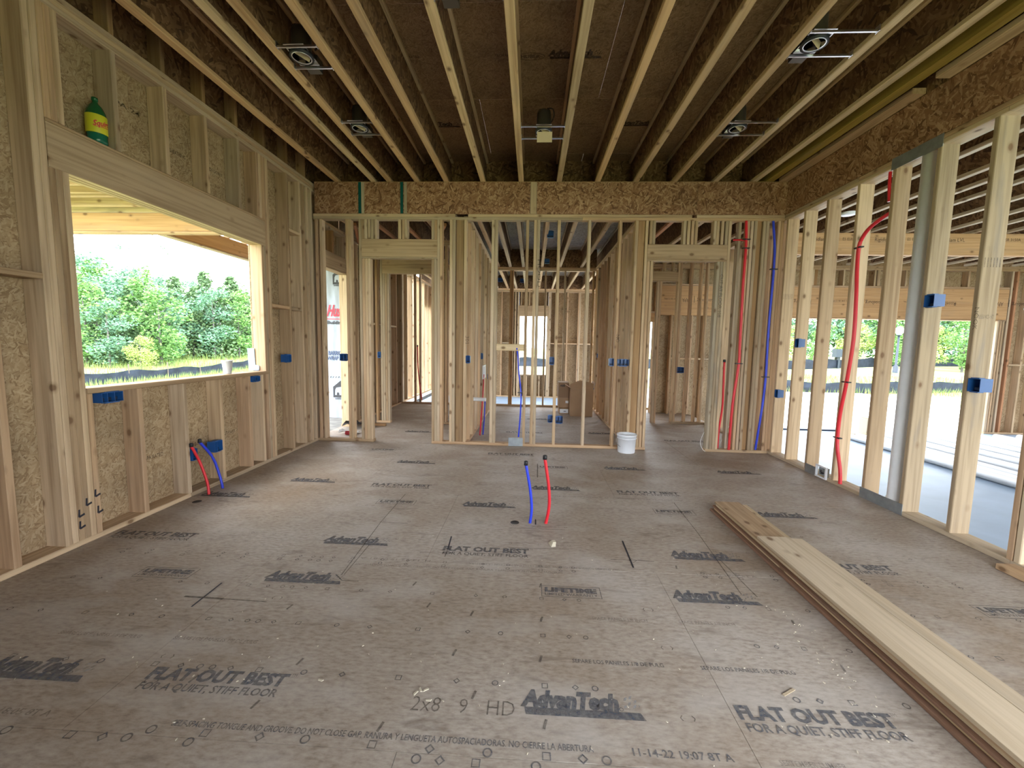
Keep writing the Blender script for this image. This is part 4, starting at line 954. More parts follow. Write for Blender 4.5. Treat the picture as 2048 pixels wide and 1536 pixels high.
# pex pipes
def pipe(name, pts, r, mat, label, cat='pipe', clips=(), cap=None, n=8):
    P = catmull(pts, n); o0 = Vector(pts[0])
    t = thing(name, label, cat, o0)
    bm = bmesh.new(); tube_bm(bm, [p - o0 for p in P], r, 10); bm_obj('tube', bm, mat, t, o0)
    if cap is not None:
        bm = bmesh.new(); lathe_bm(bm, [(0.0001, 0), (r * 1.35, 0), (r * 1.35, .03), (r * .9, .034), (.0001, .034)], 12); bm_obj('end_cap', bm, 'black', t, Vector(pts[cap]) - Vector((0, 0, .006)))
    for cx, cy, cz, ax in clips:
        bm = bmesh.new()
        if ax == 'X': box_bm(bm, -.045, .045, -.016, .016, -.006, .006)
        else: box_bm(bm, -.016, .016, -.045, .045, -.006, .006)
        bm_obj('clip', bm, 'black', t, (cx, cy, cz))
    return t
pipe('blue_pipe_stub', [(2.996, -2.47, 0.001), (3.006, -2.47, .12), (2.99, -2.47, .28), (2.954, -2.47, .47)], .0115, 'pexblue', 'blue water pipe stub rising from the middle of the floor', cap=-1)
pipe('red_pipe_stub', [(3.120, -2.468, 0.001), (3.142, -2.468, .14), (3.135, -2.468, .30), (3.100, -2.468, .52)], .0125, 'pexred', 'red water pipe stub rising from the middle of the floor', cap=-1)
pipe('red_pipe_stub', [(.102, -2.125, 0.001), (.085, -2.12, .12), (.045, -2.14, .30), (.012, -2.185, .455)], .0115, 'pexred', 'red water pipe stub leaning on the wall under the window', cap=-1)
pipe('blue_pipe_stub', [(.114, -1.973, 0.001), (.085, -1.96, .10), (.045, -1.99, .30), (.012, -2.09, .47)], .0115, 'pexblue', 'blue water pipe stub leaning on the wall under the window', cap=-1)
RX = W - .013
pipe('red_pipe', [(RX, -1.345, .04), (RX, -1.325, .19), (RX, -1.262, .40), (RX, -1.250, .60), (RX, -1.262, .80), (RX, -1.302, 1.07), (RX, -1.34, 1.5), (RX, -1.325, 1.9), (RX, -1.300, 2.2), (RX, -1.298, 2.40), (RX, -1.335, 2.49), (RX + .004, -1.42, 2.565), (RX + .03, -1.55, 2.63), (RX + .06, -1.60, 2.65)], .017, 'pexred', 'long red water pipe curving up the right stud wall',
     clips=[(RX, -1.298, 2.40, 'Y'), (RX, -1.30, 1.08, 'Y'), (RX, -1.252, .50, 'Y')])
pipe('red_pipe', [(RX + .02, -1.578, 2.74), (RX + .01, -1.575, 2.9), (RX + .01, -1.572, 3.0)], .013, 'pexred', 'short red pipe just left of the long steel plate at the top')
pipe('red_pipe', [(5.651, -.015, .04), (5.655, -.015, .4), (5.665, -.016, .72), (5.705, -.016, 1.2), (5.700, -.016, 1.5), (5.690, -.016, 2.2), (5.692, -.016, 2.7), (5.675, -.016, 3.02)], .0165, 'pexred', 'red water pipe running up the back wall right of the doorway',
     clips=[(5.691, -.018, 2.68, 'X'), (5.703, -.018, 1.2, 'X'), (5.692, -.018, 2.79, 'X')])
pipe('red_pipe', [(5.531, .05, .04), (5.535, .05, .3), (5.555, .04, .6), (5.548, .03, .85), (5.539, .03, 1.22)], .013, 'pexred', 'short red pipe beside the right doorway jamb', cap=-1)
pipe('blue_pipe', [(6.0, -.013, .05), (6.02, -.013, .3), (6.045, -.013, .6), (6.064, -.013, 1.0), (6.055, -.013, 1.5), (6.055, -.013, 1.9), (6.062, -.013, 2.3), (6.055, -.013, 2.65), (6.02, -.013, 2.95), (6.01, -.013, 3.02)], .0145, 'pexblue', 'long blue water pipe running up the corner studs',
     clips=[(6.06, -.015, 2.42, 'X'), (6.058, -.015, 1.03, 'X')])
pipe('red_pipe', [(5.56, .06, 2.80), (5.64, .05, 2.80), (5.70, .03, 2.79)], .012, 'pexred', 'short level red pipe joining the riser above the right doorway')
pipe('blue_pipe', [(2.775, -.006, 1.35), (2.79, .03, 1.25), (2.81, .04, 1.0), (2.843, .04, .74), (2.84, .04, .45), (2.82, .04, .12)], .0105, 'pexblue', 'ribbed blue pipe hanging from the level block in the back wall',
     clips=[(2.842, .04, .74, 'X')])
pipe('red_pipe', [(2.22, .55, .02), (2.20, .9, .30), (2.16, 1.4, .55), (2.13, 1.75, .85)], .011, 'pexred', 'red pipe along the centre room left partition')
pipe('blue_pipe', [(2.26, .60, .02), (2.25, .85, .25), (2.22, 1.2, .48)], .011, 'pexblue', 'blue pipe standing beside the centre room left partition')
pipe('red_pipe', [(.50, 3.65, .1), (.46, 3.6, .5), (.42, 3.62, .9), (.40, 3.66, 1.32)], .013, 'pexred', 'red pipe far down the left doorway', cap=-1)
pipe('blue_pipe', [(.93, 3.70, .1), (.90, 3.68, .6), (.92, 3.66, 1.1), (.90, 3.68, 1.7), (1.03, 3.68, 1.8)], .013, 'pexblue', 'dark blue pipe far down the left doorway')
pipe('white_drain_pipe', [(2.08, .60, .56), (2.30, .58, .56)], .028, 'pvc', 'short white drain pipe between studs left of the centre room')
pipe('white_cable', [(5.40, .12, .30), (5.33, .06, .22), (5.29, .03, .12), (5.30, -.02, .045), (5.35, -.0, .004)], .004, 'cable', 'thin white cable looping beside the right doorway jamb', 'cable')
pipe('white_cable', [(5.60, .12, .10), (5.68, .18, .25), (5.80, .2, .40)], .004, 'cable', 'thin white cable curling behind the red pipes', 'cable')
# vent pipe
t = thing('vent_pipe', 'thick white vertical vent pipe standing in the right stud wall', 'pipe', (6.233, -1.885, .03))
bm = bmesh.new(); tube_bm(bm, [(0, 0, 0), (0, 0, 3.03)], .060, 24); bm_obj('tube', bm, 'pvc', t, (6.233, -1.885, .03))
bm = bmesh.new(); lathe_bm(bm, [(.062, 0), (.068, .0), (.068, .06), (.062, .06)], 24); bm_obj('coupling', bm, 'pvc', t, (6.233, -1.885, .04))

# bucket
t = thing('bucket', 'white plastic bucket standing on the floor against the back wall', 'bucket', (4.262, -.135, 0))
bm = bmesh.new(); lathe_bm(bm, [(.0001, .002), (.108, .0), (.112, .01), (.122, .215), (.126, .215), (.126, .228), (.130, .230), (.130, .245), (.121, .245), (.119, .22), (.108, .012), (.0001, .012)], 32)
bm_obj('pail', bm, 'white', t, (4.262, -.135, 0))
bm = bmesh.new(); lathe_bm(bm, [(.1225, .19), (.129, .19), (.129, .197), (.1225, .197)], 32); bm_obj('rim_band', bm, 'white', t, (4.262, -.135, 0))
bm = bmesh.new(); tube_bm(bm, catmull([(-.128, 0, .21), (-.14, -.03, .13), (-.10, -.10, .09), (0, -.135, .085)][:3] , 6), .003, 6); bm_obj('bail_handle', bm, 'zinc', t, (4.262, -.135, 0))
# cup
bm = bmesh.new(); lathe_bm(bm, [(.0001, 0), (.032, 0), (.035, .012), (.047, .125), (.051, .128), (.051, .136), (.045, .136), (.030, .012), (.0001, .012)], 24)
o = bm_obj('foam_cup', bm, 'cup', None, (-.07, -1.60, 1.0495), smooth=True); tag(o, 'white foam cup standing on the window sill', 'cup')
# wrap scrap at sill corner
bm = bmesh.new()
pts = [(-.075, 0), (.03, 0), (.045, .012), (.045, .055), (.0, .065), (-.005, .25), (-.085, .25)]
vv = [bm.verts.new((x, .004 * math.sin(k * 2.1), z)) for k, (x, z) in enumerate(pts)]
f = bm.faces.new(vv); r_ = bmesh.ops.extrude_face_region(bm, geom=[f]); bmesh.ops.translate(bm, vec=(0, -.006, 0), verts=[e for e in r_['geom'] if isinstance(e, bmesh.types.BMVert)])
bmesh.ops.recalc_face_normals(bm, faces=bm.faces)
o = bm_obj('house_wrap_scrap', bm, 'bluewrap', None, (-.115, -1.108, 1.052)); tag(o, 'pale blue flap of house wrap in the right corner of the window sill', 'wrap')
# bottle on the header
t = thing('soda_bottle', 'green soda bottle with yellow label on the window header', 'bottle', (-.062, -2.74, 2.7195))
BL = (-.062, -2.74, 2.7195)
def prof(ps, m_, nm, seg=28):
    bm = bmesh.new(); lathe_bm(bm, ps, seg); bm_obj(nm, bm, m_, t, BL, smooth=True)
prof([(.0001, .006), (.040, .0), (.054, .012), (.056, .03), (.054, .05), (.056, .065)], 'tealbottle', 'base')
prof([(.056, .065), (.0565, .072), (.0565, .185), (.056, .19)], 'green', 'body')
prof([(.056, .19), (.052, .215), (.038, .25), (.020, .272), (.015, .28), (.015, .292)], 'green', 'shoulder')
prof([(.0001, .312), (.016, .312), (.0175, .309), (.0175, .292), (.014, .291)], 'green', 'cap')
prof([(.0575, .068), (.0580, .070), (.0580, .188), (.0575, .19)], 'lime', 'label')
V, Fc = text_mesh('Squirt', .095, .036, .2, .03)
bm = bmesh.new(); vs2 = []
for x, y, _ in V:
    a = -0.2 + (x - .05) / .059; z = .118 + y + (x - .05) * .18
    vs2.append(bm.verts.new((.0592 * math.cos(a), .0592 * math.sin(a), z)))
for fc in Fc:
    try: bm.faces.new([vs2[i] for i in fc])
    except ValueError: pass
for lx, lz, rr in [(.0, .175, .008), (.01, .10, .004)]: pass
bm_obj('lettering', bm, 'inkred', t, BL)
bm = bmesh.new()
for k in range(12):
    a0, a1 = -.9 + k * .12, -.9 + (k + 1) * .12
    v = [bm.verts.new((.0592 * math.cos(a), .0592 * math.sin(a), z + k * .0008)) for a, z in ((a0, .104), (a1, .1048), (a1, .1088), (a0, .108))]; bm.faces.new(v)
bm_obj('underline', bm, 'inkred', t, BL)

# recessed light housings
def can(x, y, label, xa, xb, flap=None, cardtube=False, ring_r=.085):
    t = thing('recessed_light', label, 'light fixture', (x, y, 3.512))
    P = (x, y, 3.512)
    bm = bmesh.new(); lathe_bm(bm, [(.070, .03), (.070, .17), (.066, .195), (.05, .208), (.0001, .21)], 24); bm_obj('housing', bm, 'housing', t, P, smooth=True)
    bm = bmesh.new(); lathe_bm(bm, [(.066, .20), (.069, .002)], 24); lathe_bm(bm, [(.0001, .199), (.066, .199)], 24); bm_obj('reflector', bm, 'chromein', t, P, smooth=True)
    bm = bmesh.new(); lathe_bm(bm, [(.069, .002), (ring_r, .000), (ring_r, .03), (.071, .032)], 28); bm_obj('collar', bm, 'black', t, P)
    bm = bmesh.new(); lathe_bm(bm, [(.064, .001), (.070, -.001), (.072, .002), (.066, .006)], 28); bm_obj('inner_rim', bm, 'galv', t, P, smooth=True)
    # mounting plate with cut
    bm = bmesh.new()
    box_bm(bm, -.076, .076, -.118, -.070, .022, .026); box_bm(bm, -.076, .076, .070, .118, .022, .026); box_bm(bm, -.076, -.070, -.070, .070, .022, .026); box_bm(bm, .070, .076, -.070, .070, .022, .026)
    bm_obj('mounting_plate', bm, 'galv', t, P)
    for sy in (-.118, .118):
        bm = bmesh.new(); box_bm(bm, xa - x, xb - x, sy - .006, sy + .006, -.002, .012); box_bm(bm, xa - x, xa - x + .004, sy - .02, sy + .02, -.004, .035); box_bm(bm, xb - x - .004, xb - x, sy - .02, sy + .02, -.004, .035)
        bm_obj('bar_hanger', bm, 'galv', t, P)
    bm = bmesh.new(); box_bm(bm, -.05, .05, .13, .22, .02, .11); bm_obj('junction_box', bm, 'housing', t, P)
    bm = bmesh.new(); tube_bm(bm, catmull([(.05, .10, .12), (.10, .11, .20), (.09, .07, .26), (.03, .02, .24)]), .007, 6); bm_obj('conduit', bm, 'housing', t, P)
    bm = bmesh.new(); lathe_bm(bm, [(.0001, .13), (.018, .13), (.02, .15), (.02, .199)], 14); bm_obj('socket', bm, 'white', t, (x + .01, y, 3.512))
    bm = bmesh.new(); box_bm(bm, -.052, .052, -.004, .0, .005, .06); bm_obj('cardboard_insert', bm, 'cardlight', t, P, (0, .35, .5))
    if flap:
        bm = bmesh.new(); box_bm(bm, -.075, .075, 0, .003, -.105, -.012); bm_obj('cardboard_flap', bm, 'cardlight', t, (x + .01, y - .05, 3.512), (math.radians(12), 0, 0))
can(3.048, -1.235, 'recessed light housing with cardboard flap between the centre joists', 2.825, 3.251, True)
can(1.20, -2.36, 'recessed light housing high at the left, nearer the camera', 1.08, 1.381)
can(1.21, -1.33, 'recessed light housing at the left, nearer the rim beam', 1.08, 1.381)
can(4.90, -2.42, 'largest recessed light housing, high at the right', 4.792, 5.233)
can(4.92, -1.28, 'recessed light housing at the right, nearer the rim beam', 4.792, 5.233)
can(2.42, -2.99, 'recessed light housing cut off by the top picture edge', 2.325, 2.755)

# boards on the floor
def board(x0, x1, y0, y1, z0, z1, mat, label, tilt=0.0):
    o = lum(None, 'board', x0, x1, y0, y1, z0, z1, mat, 'Y', ch=.0015, tilt=tilt); tag(o, label, 'board', None); return o
BY = -5.45
board(4.546, 4.842, BY, -2.075, .001, .019, 'boardred', 'reddish brown board, lowest of the long stack on the floor', .000)
board(4.572, 4.846, BY + .1, -2.100, .0205, .0375, 'board', 'pine board second from the bottom of the floor stack', .0012)
board(4.560, 4.842, BY, -2.085, .0395, .0535, 'boardred', 'brown edged board third from the bottom of the stack', -.0014)
board(4.580, 4.836, BY + .05, -2.110, .0555, .0735, 'board', 'knotty board whose far end shows beyond the top boards', .0010)
board(4.572, 4.775, BY, -2.10, .0755, .0905, 'header', 'board with weathered far end, just under the top boards', -.0008)
board(4.562, 4.775, BY, -2.79, .0925, .111, 'boardlight', 'wide pale top board on the stack, split by a crack')
board(4.781, 4.862, BY + .08, -2.80, .0755, .108, 'boardlight', 'narrow pale top board on the outer side of the stack', .004)
# bevelled offcut near wall
o = lum(None, 'board_offcut', 6.02, 6.14, -3.22, -2.90, .001, .039, 'stud', 'Y'); tag(o, 'short lumber offcut against the right wall bottom plate', 'board')

# cardboard boxes
def cbox(name, x0, x1, y0, y1, z0, z1, label, flaps=False, mat='card'):
    t = thing(name, label, 'box', ((x0 + x1) / 2, (y0 + y1) / 2, z0)); P = ((x0 + x1) / 2, (y0 + y1) / 2, z0)
    w, d, h = (x1 - x0) / 2, (y1 - y0) / 2, z1 - z0
    bm = bmesh.new()
    if flaps:
        th = .005
        box_bm(bm, -w, -w + th, -d, d, 0, h); box_bm(bm, w - th, w, -d, d, 0, h); box_bm(bm, -w + th, w - th, -d, -d + th, 0, h); box_bm(bm, -w + th, w - th, d - th, d, 0, h); box_bm(bm, -w + th, w - th, -d + th, d - th, 0, th)
    else: box_bm(bm, -w, w, -d, d, 0, h)
    bm_obj('carton', bm, mat, t, P)
    if flaps:
        def flap(vs3):
            bm = bmesh.new(); vv = [bm.verts.new(v) for v in vs3]; f = bm.faces.new(vv); r_ = bmesh.ops.extrude_face_region(bm, geom=[f]); bmesh.ops.translate(bm, vec=(0, .003, .004), verts=[e for e in r_['geom'] if isinstance(e, bmesh.types.BMVert)])
            bmesh.ops.recalc_face_normals(bm, faces=bm.faces); bm_obj('flap', bm, mat, t, P)
        flap([(-w, -d, h), (w, -d, h), (w * 1.0, -d - .02, h + .10), (-w * .2, -d - .02, h + .16), (-w * 1.05, -d - .02, h + .08)])
        flap([(w, -d, h), (w, d, h), (w + .04, d, h + .12), (w + .05, -d, h + .11)])
        flap([(-w, d, h), (-w, -d, h), (-w - .10, -d, h + .06), (-w - .10, d, h + .06)])
    else:
        bm = bmesh.new(); box_bm(bm, -w * .9, w * .9, -.02, .02, 0, .001); bm_obj('tape', bm, 'cardlight', t, (P[0], P[1], z1 + .0002))
    return t
cbox('cardboard_box', 3.762, 4.205, 2.58, 3.02, .001, .56, 'largest cardboard box with open top flaps in the centre room', True)
b1 = cbox('cardboard_box', 3.54, 3.755, 2.86, 3.25, .331, .640, 'upper small cardboard box left of the large open box', mat='carddark')
wall_text(b1, 'ABB', .10, .04, (3.57, 2.858, .56), FRONT, 'marker', .03, 'lettering')
b2 = cbox('cardboard_box', 3.55, 3.757, 2.86, 3.25, .121, .330, 'middle cardboard box below the one with black lettering', mat='card')
b3 = cbox('cardboard_box', 3.56, 3.757, 2.80, 3.22, .001, .120, 'lowest cardboard box with white label, left of the open box')
bm = bmesh.new(); box_bm(bm, -.085, .085, -.002, 0, .02, .10); bm_obj('white_label', bm, 'white', b3, (3.66, 2.799, .005))
bm = bmesh.new(); box_bm(bm, -.03, .03, -.002, 0, .0, .05); bm_obj('white_label', bm, 'white', b2, (3.72, 2.859, .22))
bm = bmesh.new(); box_bm(bm, -.03, .02, -.003, -.001, .0, .012); bm_obj('black_print', bm, 'marker', b3, (3.68, 2.798, .055))

# debris at the left door
bm = bmesh.new()
for k in range(5):
    a = random.uniform(0, PI)
cols = [[bm.verts.new((-.20 + .11 * i + random.uniform(-.02, .02), .0 + .07 * j + random.uniform(-.02, .02), .015 + .07 * abs(math.sin(i * 1.7 + j * 2.3)) + random.uniform(0, .03))) for j in range(5)] for i in range(5)]
for i in range(4):
    for j in range(4): bm.faces.new((cols[i][j], cols[i + 1][j], cols[i + 1][j + 1], cols[i][j + 1]))
o = bm_obj('black_plastic_scrap', bm, 'plasticblack', None, (.16, .80, 0)); tag(o, 'crumpled black plastic sheet on the floor inside the left door opening', 'plastic scrap')
t = thing('crumpled_wrapper', 'white and red crumpled wrapper on the floor beside the black plastic', 'wrapper', (.22, .42, 0))
bm = bmesh.new(); cols = [[bm.verts.new((.07 * i, .05 * j, .006 + random.uniform(.01, .06))) for j in range(4)] for i in range(5)]
for i in range(4):
    for j in range(3):
        f = bm.faces.new((cols[i][j], cols[i + 1][j], cols[i + 1][j + 1], cols[i][j + 1]))
bm_obj('sheet', bm, 'cup', t, (.08, .42, 0))
bm = bmesh.new(); tube_bm(bm, [(0, 0, 0), (.09, 0, .0), (.14, 0, .004)], [.03, .03, .026], 12); bm_obj('red_band', bm, 'redlabel', t, (.22, .38, .034))
o = lum(None, 'wood_offcut', .36, .56, 1.10, 1.16, .001, .04, 'brown', 'X'); tag(o, 'dark wood offcut on the floor between the left doorways', 'board')
o = lum(None, 'leaning_board', -.58, -.53, .95, 1.05, -.16, .62, 'stud', 'Z'); o.rotation_euler = (0, .5, 0); tag(o, 'short board leaning on the porch below the house wrap', 'board')
# foil strip, round ceiling plate, post
bm = bmesh.new()
prev = None
for k in range(25):
    a = k * .7; z = -.02 * k
    p = [bm.verts.new((.018 * math.cos(a), .018 * math.sin(a), z)), bm.verts.new((-.018 * math.cos(a), -.018 * math.sin(a), z))]
    if prev: bm.faces.new((prev[0], prev[1], p[1], p[0]))
    prev = p
for k in range(1): pass
o = bm_obj('hanging_foil_strip', bm, 'foil', None, (10.06, .78, 3.09 - .62)); tag(o, 'twisted shiny metal strip hanging in the garage opening', 'metal strip')
bm = bmesh.new(); tube_bm(bm, [(0, 0, 0), (0, 0, .62)], .003, 5); bm_obj('hanger_wire', bm, 'galv', o, (10.06, .78, 3.09 - .62))
bm = bmesh.new(); lathe_bm(bm, [(.0001, 0), (.075, 0), (.08, .01), (.08, .03), (.0001, .03)], 24); o = bm_obj('round_ceiling_plate', bm, 'white', None, (6.86, -.105, 3.069)); tag(o, 'round white plate under a garage ceiling joist', 'fixture')
# metal post grey-blue behind doorway
# white pipes on the garage slab
base = 8.95; k = 0
for i in range(13):
    x = base + i * .205 + random.uniform(-.01, .01); z = zg + .056
    pts = [(0, random.uniform(-.2, .1) - 2.8, 0), (random.uniform(-.03, .03), 2.5 + random.uniform(-.3, .3), 0)]
    bm = bmesh.new(); tube_bm(bm, pts, .055, 12)
    o = bm_obj('white_pipe', bm, 'pvcslab', None, (x, 0, z), smooth=False); tag(o, 'long white plastic pipe lying on the garage slab', 'pipe', 'white pipes on the garage slab'); k += 1
for i in range(7):
    x = base + .1 + (i * 2 + 3) * .205 - .2
    bm = bmesh.new(); tube_bm(bm, [(0, -2.6, 0), (0, 2.3, 0)], .055, 12)
    o = bm_obj('white_pipe', bm, 'pvcslab', None, (x, 0, zg + .056 + .062)); tag(o, 'long white plastic pipe lying on the garage slab', 'pipe', 'white pipes on the garage slab')
o = lum(None, 'lumber_scrap', 9.05, 9.9, 2.35, 2.45, zg + .001, zg + .09, 'board', 'X'); tag(o, 'lumber scrap on the slab near the garage opening', 'board')
o = box('paper_bag', 9.45, 9.75, 2.55, 2.8, zg + .001, zg + .36, 'gravel', bev=.03); tag(o, 'pale bag standing on the slab near the garage opening', 'bag')
o = lum(None, 'threshold_strip', 7.2, 9.3, 3.05, 3.10, zg + .001, zg + .03, 'fence', 'X'); tag(o, 'dark strip lying along the garage slab edge', 'strip')

# wood chips
bm = bmesh.new()
rc = random.Random(3)
def chip(x, y, s):
    a = rc.uniform(0, PI); d = Vector((math.cos(a), math.sin(a), 0)) * s; n_ = Vector((-math.sin(a), math.cos(a), 0)) * s * .35
    p = Vector((x, y, .003)); q_ = [p - d - n_, p + d - n_ * .5, p + d * .8 + n_, p - d * .7 + n_]
    v = [bm.verts.new(q) for q in q_] + [bm.verts.new(q + Vector((0, 0, .003))) for q in q_]
    for f in ((3, 2, 1, 0), (4, 5, 6, 7), (0, 1, 5, 4), (1, 2, 6, 5), (2, 3, 7, 6), (3, 0, 4, 7)): bm.faces.new([v[i] for i in f])
for _ in range(120):
    x, y = rc.uniform(.6, 4.5), rc.triangular(-4.5, -2.3, -4.2)
    chip(x, y, rc.uniform(.0018, .0050))
for _ in range(40): chip(4.35 + rc.gauss(0, .05), rc.uniform(-4.2, -3.4), rc.uniform(.002, .005))
for _ in range(5): chip(2.5 + rc.gauss(0, .2), -4.1 + rc.gauss(0, .1), .012)
o = bm_obj('wood_chips', bm, 'gravel', None, kind='stuff'); o['label'] = 'small pale wood chips scattered over the near floor'; o['category'] = 'wood chips'
bm = bmesh.new()
for k in range(6):
    dz = .004 + k * .004
    box_bm(bm, -.012 + k * .004 - .008, .012 + k * .002, -.03 + k * .004, .035 - k * .003, dz - .004, dz)
o = bm_obj('torn_wood_piece', bm, 'gravel', None, (3.156, -2.818, .001), (0, 0, .3)); tag(o, 'splintered pale wood piece lying near the red pipe stub', 'wood piece')
bm = bmesh.new(); box_bm(bm, -.035, .035, -.005, .005, 0, .003)
o = bm_obj('wood_shaving', bm, 'boardlight', None, (4.06, -4.0, .001), (0, 0, .5)); tag(o, 'pale wood shaving lying just above the right slogan print', 'wood piece')

# ================================================================== OUTDOORS
def silt_fence(name, pts, h, label):
    o0 = Vector((*pts[0], gz(*pts[0]))); t = thing(name, label, 'fence', o0)
    bm = bmesh.new(); prev = None; acc = []
    for (a, b_) in zip(pts[:-1], pts[1:]):
        L = (Vector(b_) - Vector(a)).length; n_ = max(2, int(L / .5))
        for k in range(n_):
            acc.append(Vector(a).lerp(Vector(b_), k / n_))
    acc.append(Vector(pts[-1]))
    rows = []
    for i, p in enumerate(acc):
        z = gz(p.x, p.y); s = h * (1 - .16 * abs(math.sin(i * .6)) - random.uniform(0, .08))
        dx = random.uniform(-.04, .04)
        rows.append([bm.verts.new(Vector((p.x, p.y, z - .02)) - o0), bm.verts.new(Vector((p.x + dx, p.y + dx, z + s * .5)) - o0), bm.verts.new(Vector((p.x, p.y, z + s)) - o0)])
    for r0, r1 in zip(rows[:-1], rows[1:]):
        for k in range(2): bm.faces.new((r0[k], r1[k], r1[k + 1], r0[k + 1]))
    r_ = bmesh.ops.solidify(bm, geom=list(bm.faces), thickness=.01)
    bm_obj('fabric', bm, 'fence', t, o0)
    for i in range(0, len(acc), 4):
        p = acc[i]; lum(t, 'stake', p.x - .02, p.x + .02, p.y + .03, p.y + .07, gz(p.x, p.y) - .1, gz(p.x, p.y) + h + .22, 'stake', 'Z')
    return t
silt_fence('silt_fence', [(-15.2, 2.0), (-15.0, 11.0), (-15.0, 16.0), (-15.2, 26.0)], .62, 'black silt fence crossing the grass outside the window')
silt_fence('silt_fence', [(11, 25.5), (24, 27.5), (34, 32.0), (52, 36)], .85, 'farther black silt fence beyond the driveway')
silt_fence('silt_fence', [(12.5, 16.2), (16.4, 14.2), (22.0, 15.4), (33.0, 18.5)], .62, 'nearer sagging black silt fence at the driveway edge')
silt_fence('silt_fence', [(-8, 25.0), (2.0, 25.5), (9, 25.0)], .75, 'black silt fence seen through the far window')
# lamp post
LP = (29.7, 26.2)
t = thing('street_lamp', 'dark street lamp post with white globe beyond the garage opening', 'street lamp', (*LP, gz(*LP)))
z0 = gz(*LP)
bm = bmesh.new(); tube_bm(bm, [(0, 0, 0), (0, 0, .5), (0, 0, .55), (0, 0, 2.75)], [.16, .15, .08, .06], 12); bm_obj('pole', bm, 'pole', t, (*LP, z0))
bm = bmesh.new(); lathe_bm(bm, [(.0001, 2.75), (.12, 2.78), (.24, 2.95), (.27, 3.08), (.22, 3.25), (.10, 3.36), (.0001, 3.4)], 20); bm_obj('globe', bm, 'globe', t, (*LP, z0), smooth=True)
bm = bmesh.new(); lathe_bm(bm, [(.08, 2.7), (.15, 2.72), (.15, 2.79), (.08, 2.8)], 16); bm_obj('collar', bm, 'pole', t, (*LP, z0))
MB_ = (27.6, 29.0); z0 = gz(*MB_)
t = thing('utility_box', 'dark utility box on a short post beyond the driveway', 'utility box', (*MB_, z0))
bm = bmesh.new(); box_bm(bm, -.07, .07, -.07, .07, 0, .9); bm_obj('post', bm, 'pole', t, (*MB_, z0))
bm = bmesh.new(); box_bm(bm, -.38, .38, -.25, .25, .9, 1.55); bm_obj('cabinet', bm, 'pole', t, (*MB_, z0))
# grass tufts
def grass(name, area, n_, h, label, seed):
    rg = random.Random(seed); bm = bmesh.new()
    for _ in range(n_):
        x, y = area(rg); z = gz(x, y); hh = h * rg.uniform(.5, 1.1); a = rg.uniform(0, PI); w = .012
        d = Vector((math.cos(a), math.sin(a), 0)) * w; lean = Vector((rg.uniform(-.1, .1), rg.uniform(-.1, .1), 0))
        b_ = Vector((x, y, z)); bm.faces.new([bm.verts.new(b_ - d), bm.verts.new(b_ + d), bm.verts.new(b_ + lean + Vector((0, 0, hh)))])
    o = bm_obj(name, bm, 'blade', None, kind='stuff'); o['label'] = label; o['category'] = 'grass'
grass('meadow_grass', lambda r: (-13.8 + r.uniform(-1.0, 6.5), r.uniform(4, 20)), 9000, .38, 'green grass between the silt fence and the porch', 1)
grass('tall_meadow_grass', lambda r: (-15.5 - r.uniform(0, 10), r.uniform(4, 40)), 9000, .55, 'tall pale grass behind the silt fence outside the window', 2)
grass('verge_grass', lambda r: (r.uniform(15, 30), 14 + r.uniform(0, 9)), 7000, .35, 'short grass between the two silt fences by the driveway', 5)
# trees
def leaf_cluster(bm, c, rad, n_, s, rg, mi=0, flat=.75):
    for _ in range(n_):
        while True:
            d = Vector((rg.uniform(-1, 1), rg.uniform(-1, 1), rg.uniform(-1, 1)))
            if .25 < d.length <= 1: break
        d = d * (.55 + .45 * rg.random()) / max(d.length, .5)
        p = Vector(c) + Vector((d.x * rad, d.y * rad, d.z * rad * flat))
        u = Vector((rg.uniform(-1, 1), rg.uniform(-1, 1), rg.uniform(-.6, .6))).normalized(); v = u.cross(Vector((rg.uniform(-1, 1), rg.uniform(-1, 1), rg.uniform(-1, 1)))).normalized()
        ss = s * rg.uniform(.6, 1.3)
        f = bm.faces.new([bm.verts.new(p - u * ss), bm.verts.new(p + v * ss * .5), bm.verts.new(p + u * ss), bm.verts.new(p - v * ss * .5)]); f.material_index = mi
def crown_broad(seed, H=8.0, mat='leafA'):
    rg = random.Random(seed); bm = bmesh.new()
    for k in range(26):
        a = rg.uniform(0, 2 * PI); zz = rg.uniform(.12, .93) * H; rr = (1.15 - abs(zz / H - .5)) * 2.0 * rg.uniform(.2, 1)
        leaf_cluster(bm, (rr * math.cos(a), rr * math.sin(a), zz), rg.uniform(.7, 1.25), 130, .15, rg)
    me = bpy.data.meshes.new('crown'); bm.to_mesh(me); bm.free(); me.materials.append(M[mat]); return me
def crown_cedar(seed, H=6.5, mat='leafB'):
    rg = random.Random(seed); bm = bmesh.new()
    for k in range(30):
        f_ = k / 30; zz = .3 + f_ * H * .93; rr = (1 - f_) * 1.75 + .12
        for q in range(4):
            a = rg.uniform(0, 2 * PI); leaf_cluster(bm, (rr * .7 * math.cos(a), rr * .7 * math.sin(a), zz + rg.uniform(-.15, .25)), rr * rg.uniform(.4, .75) + .12, 38, .12, rg, flat=.45)
    me = bpy.data.meshes.new('crown'); bm.to_mesh(me); bm.free(); me.materials.append(M[mat]); return me
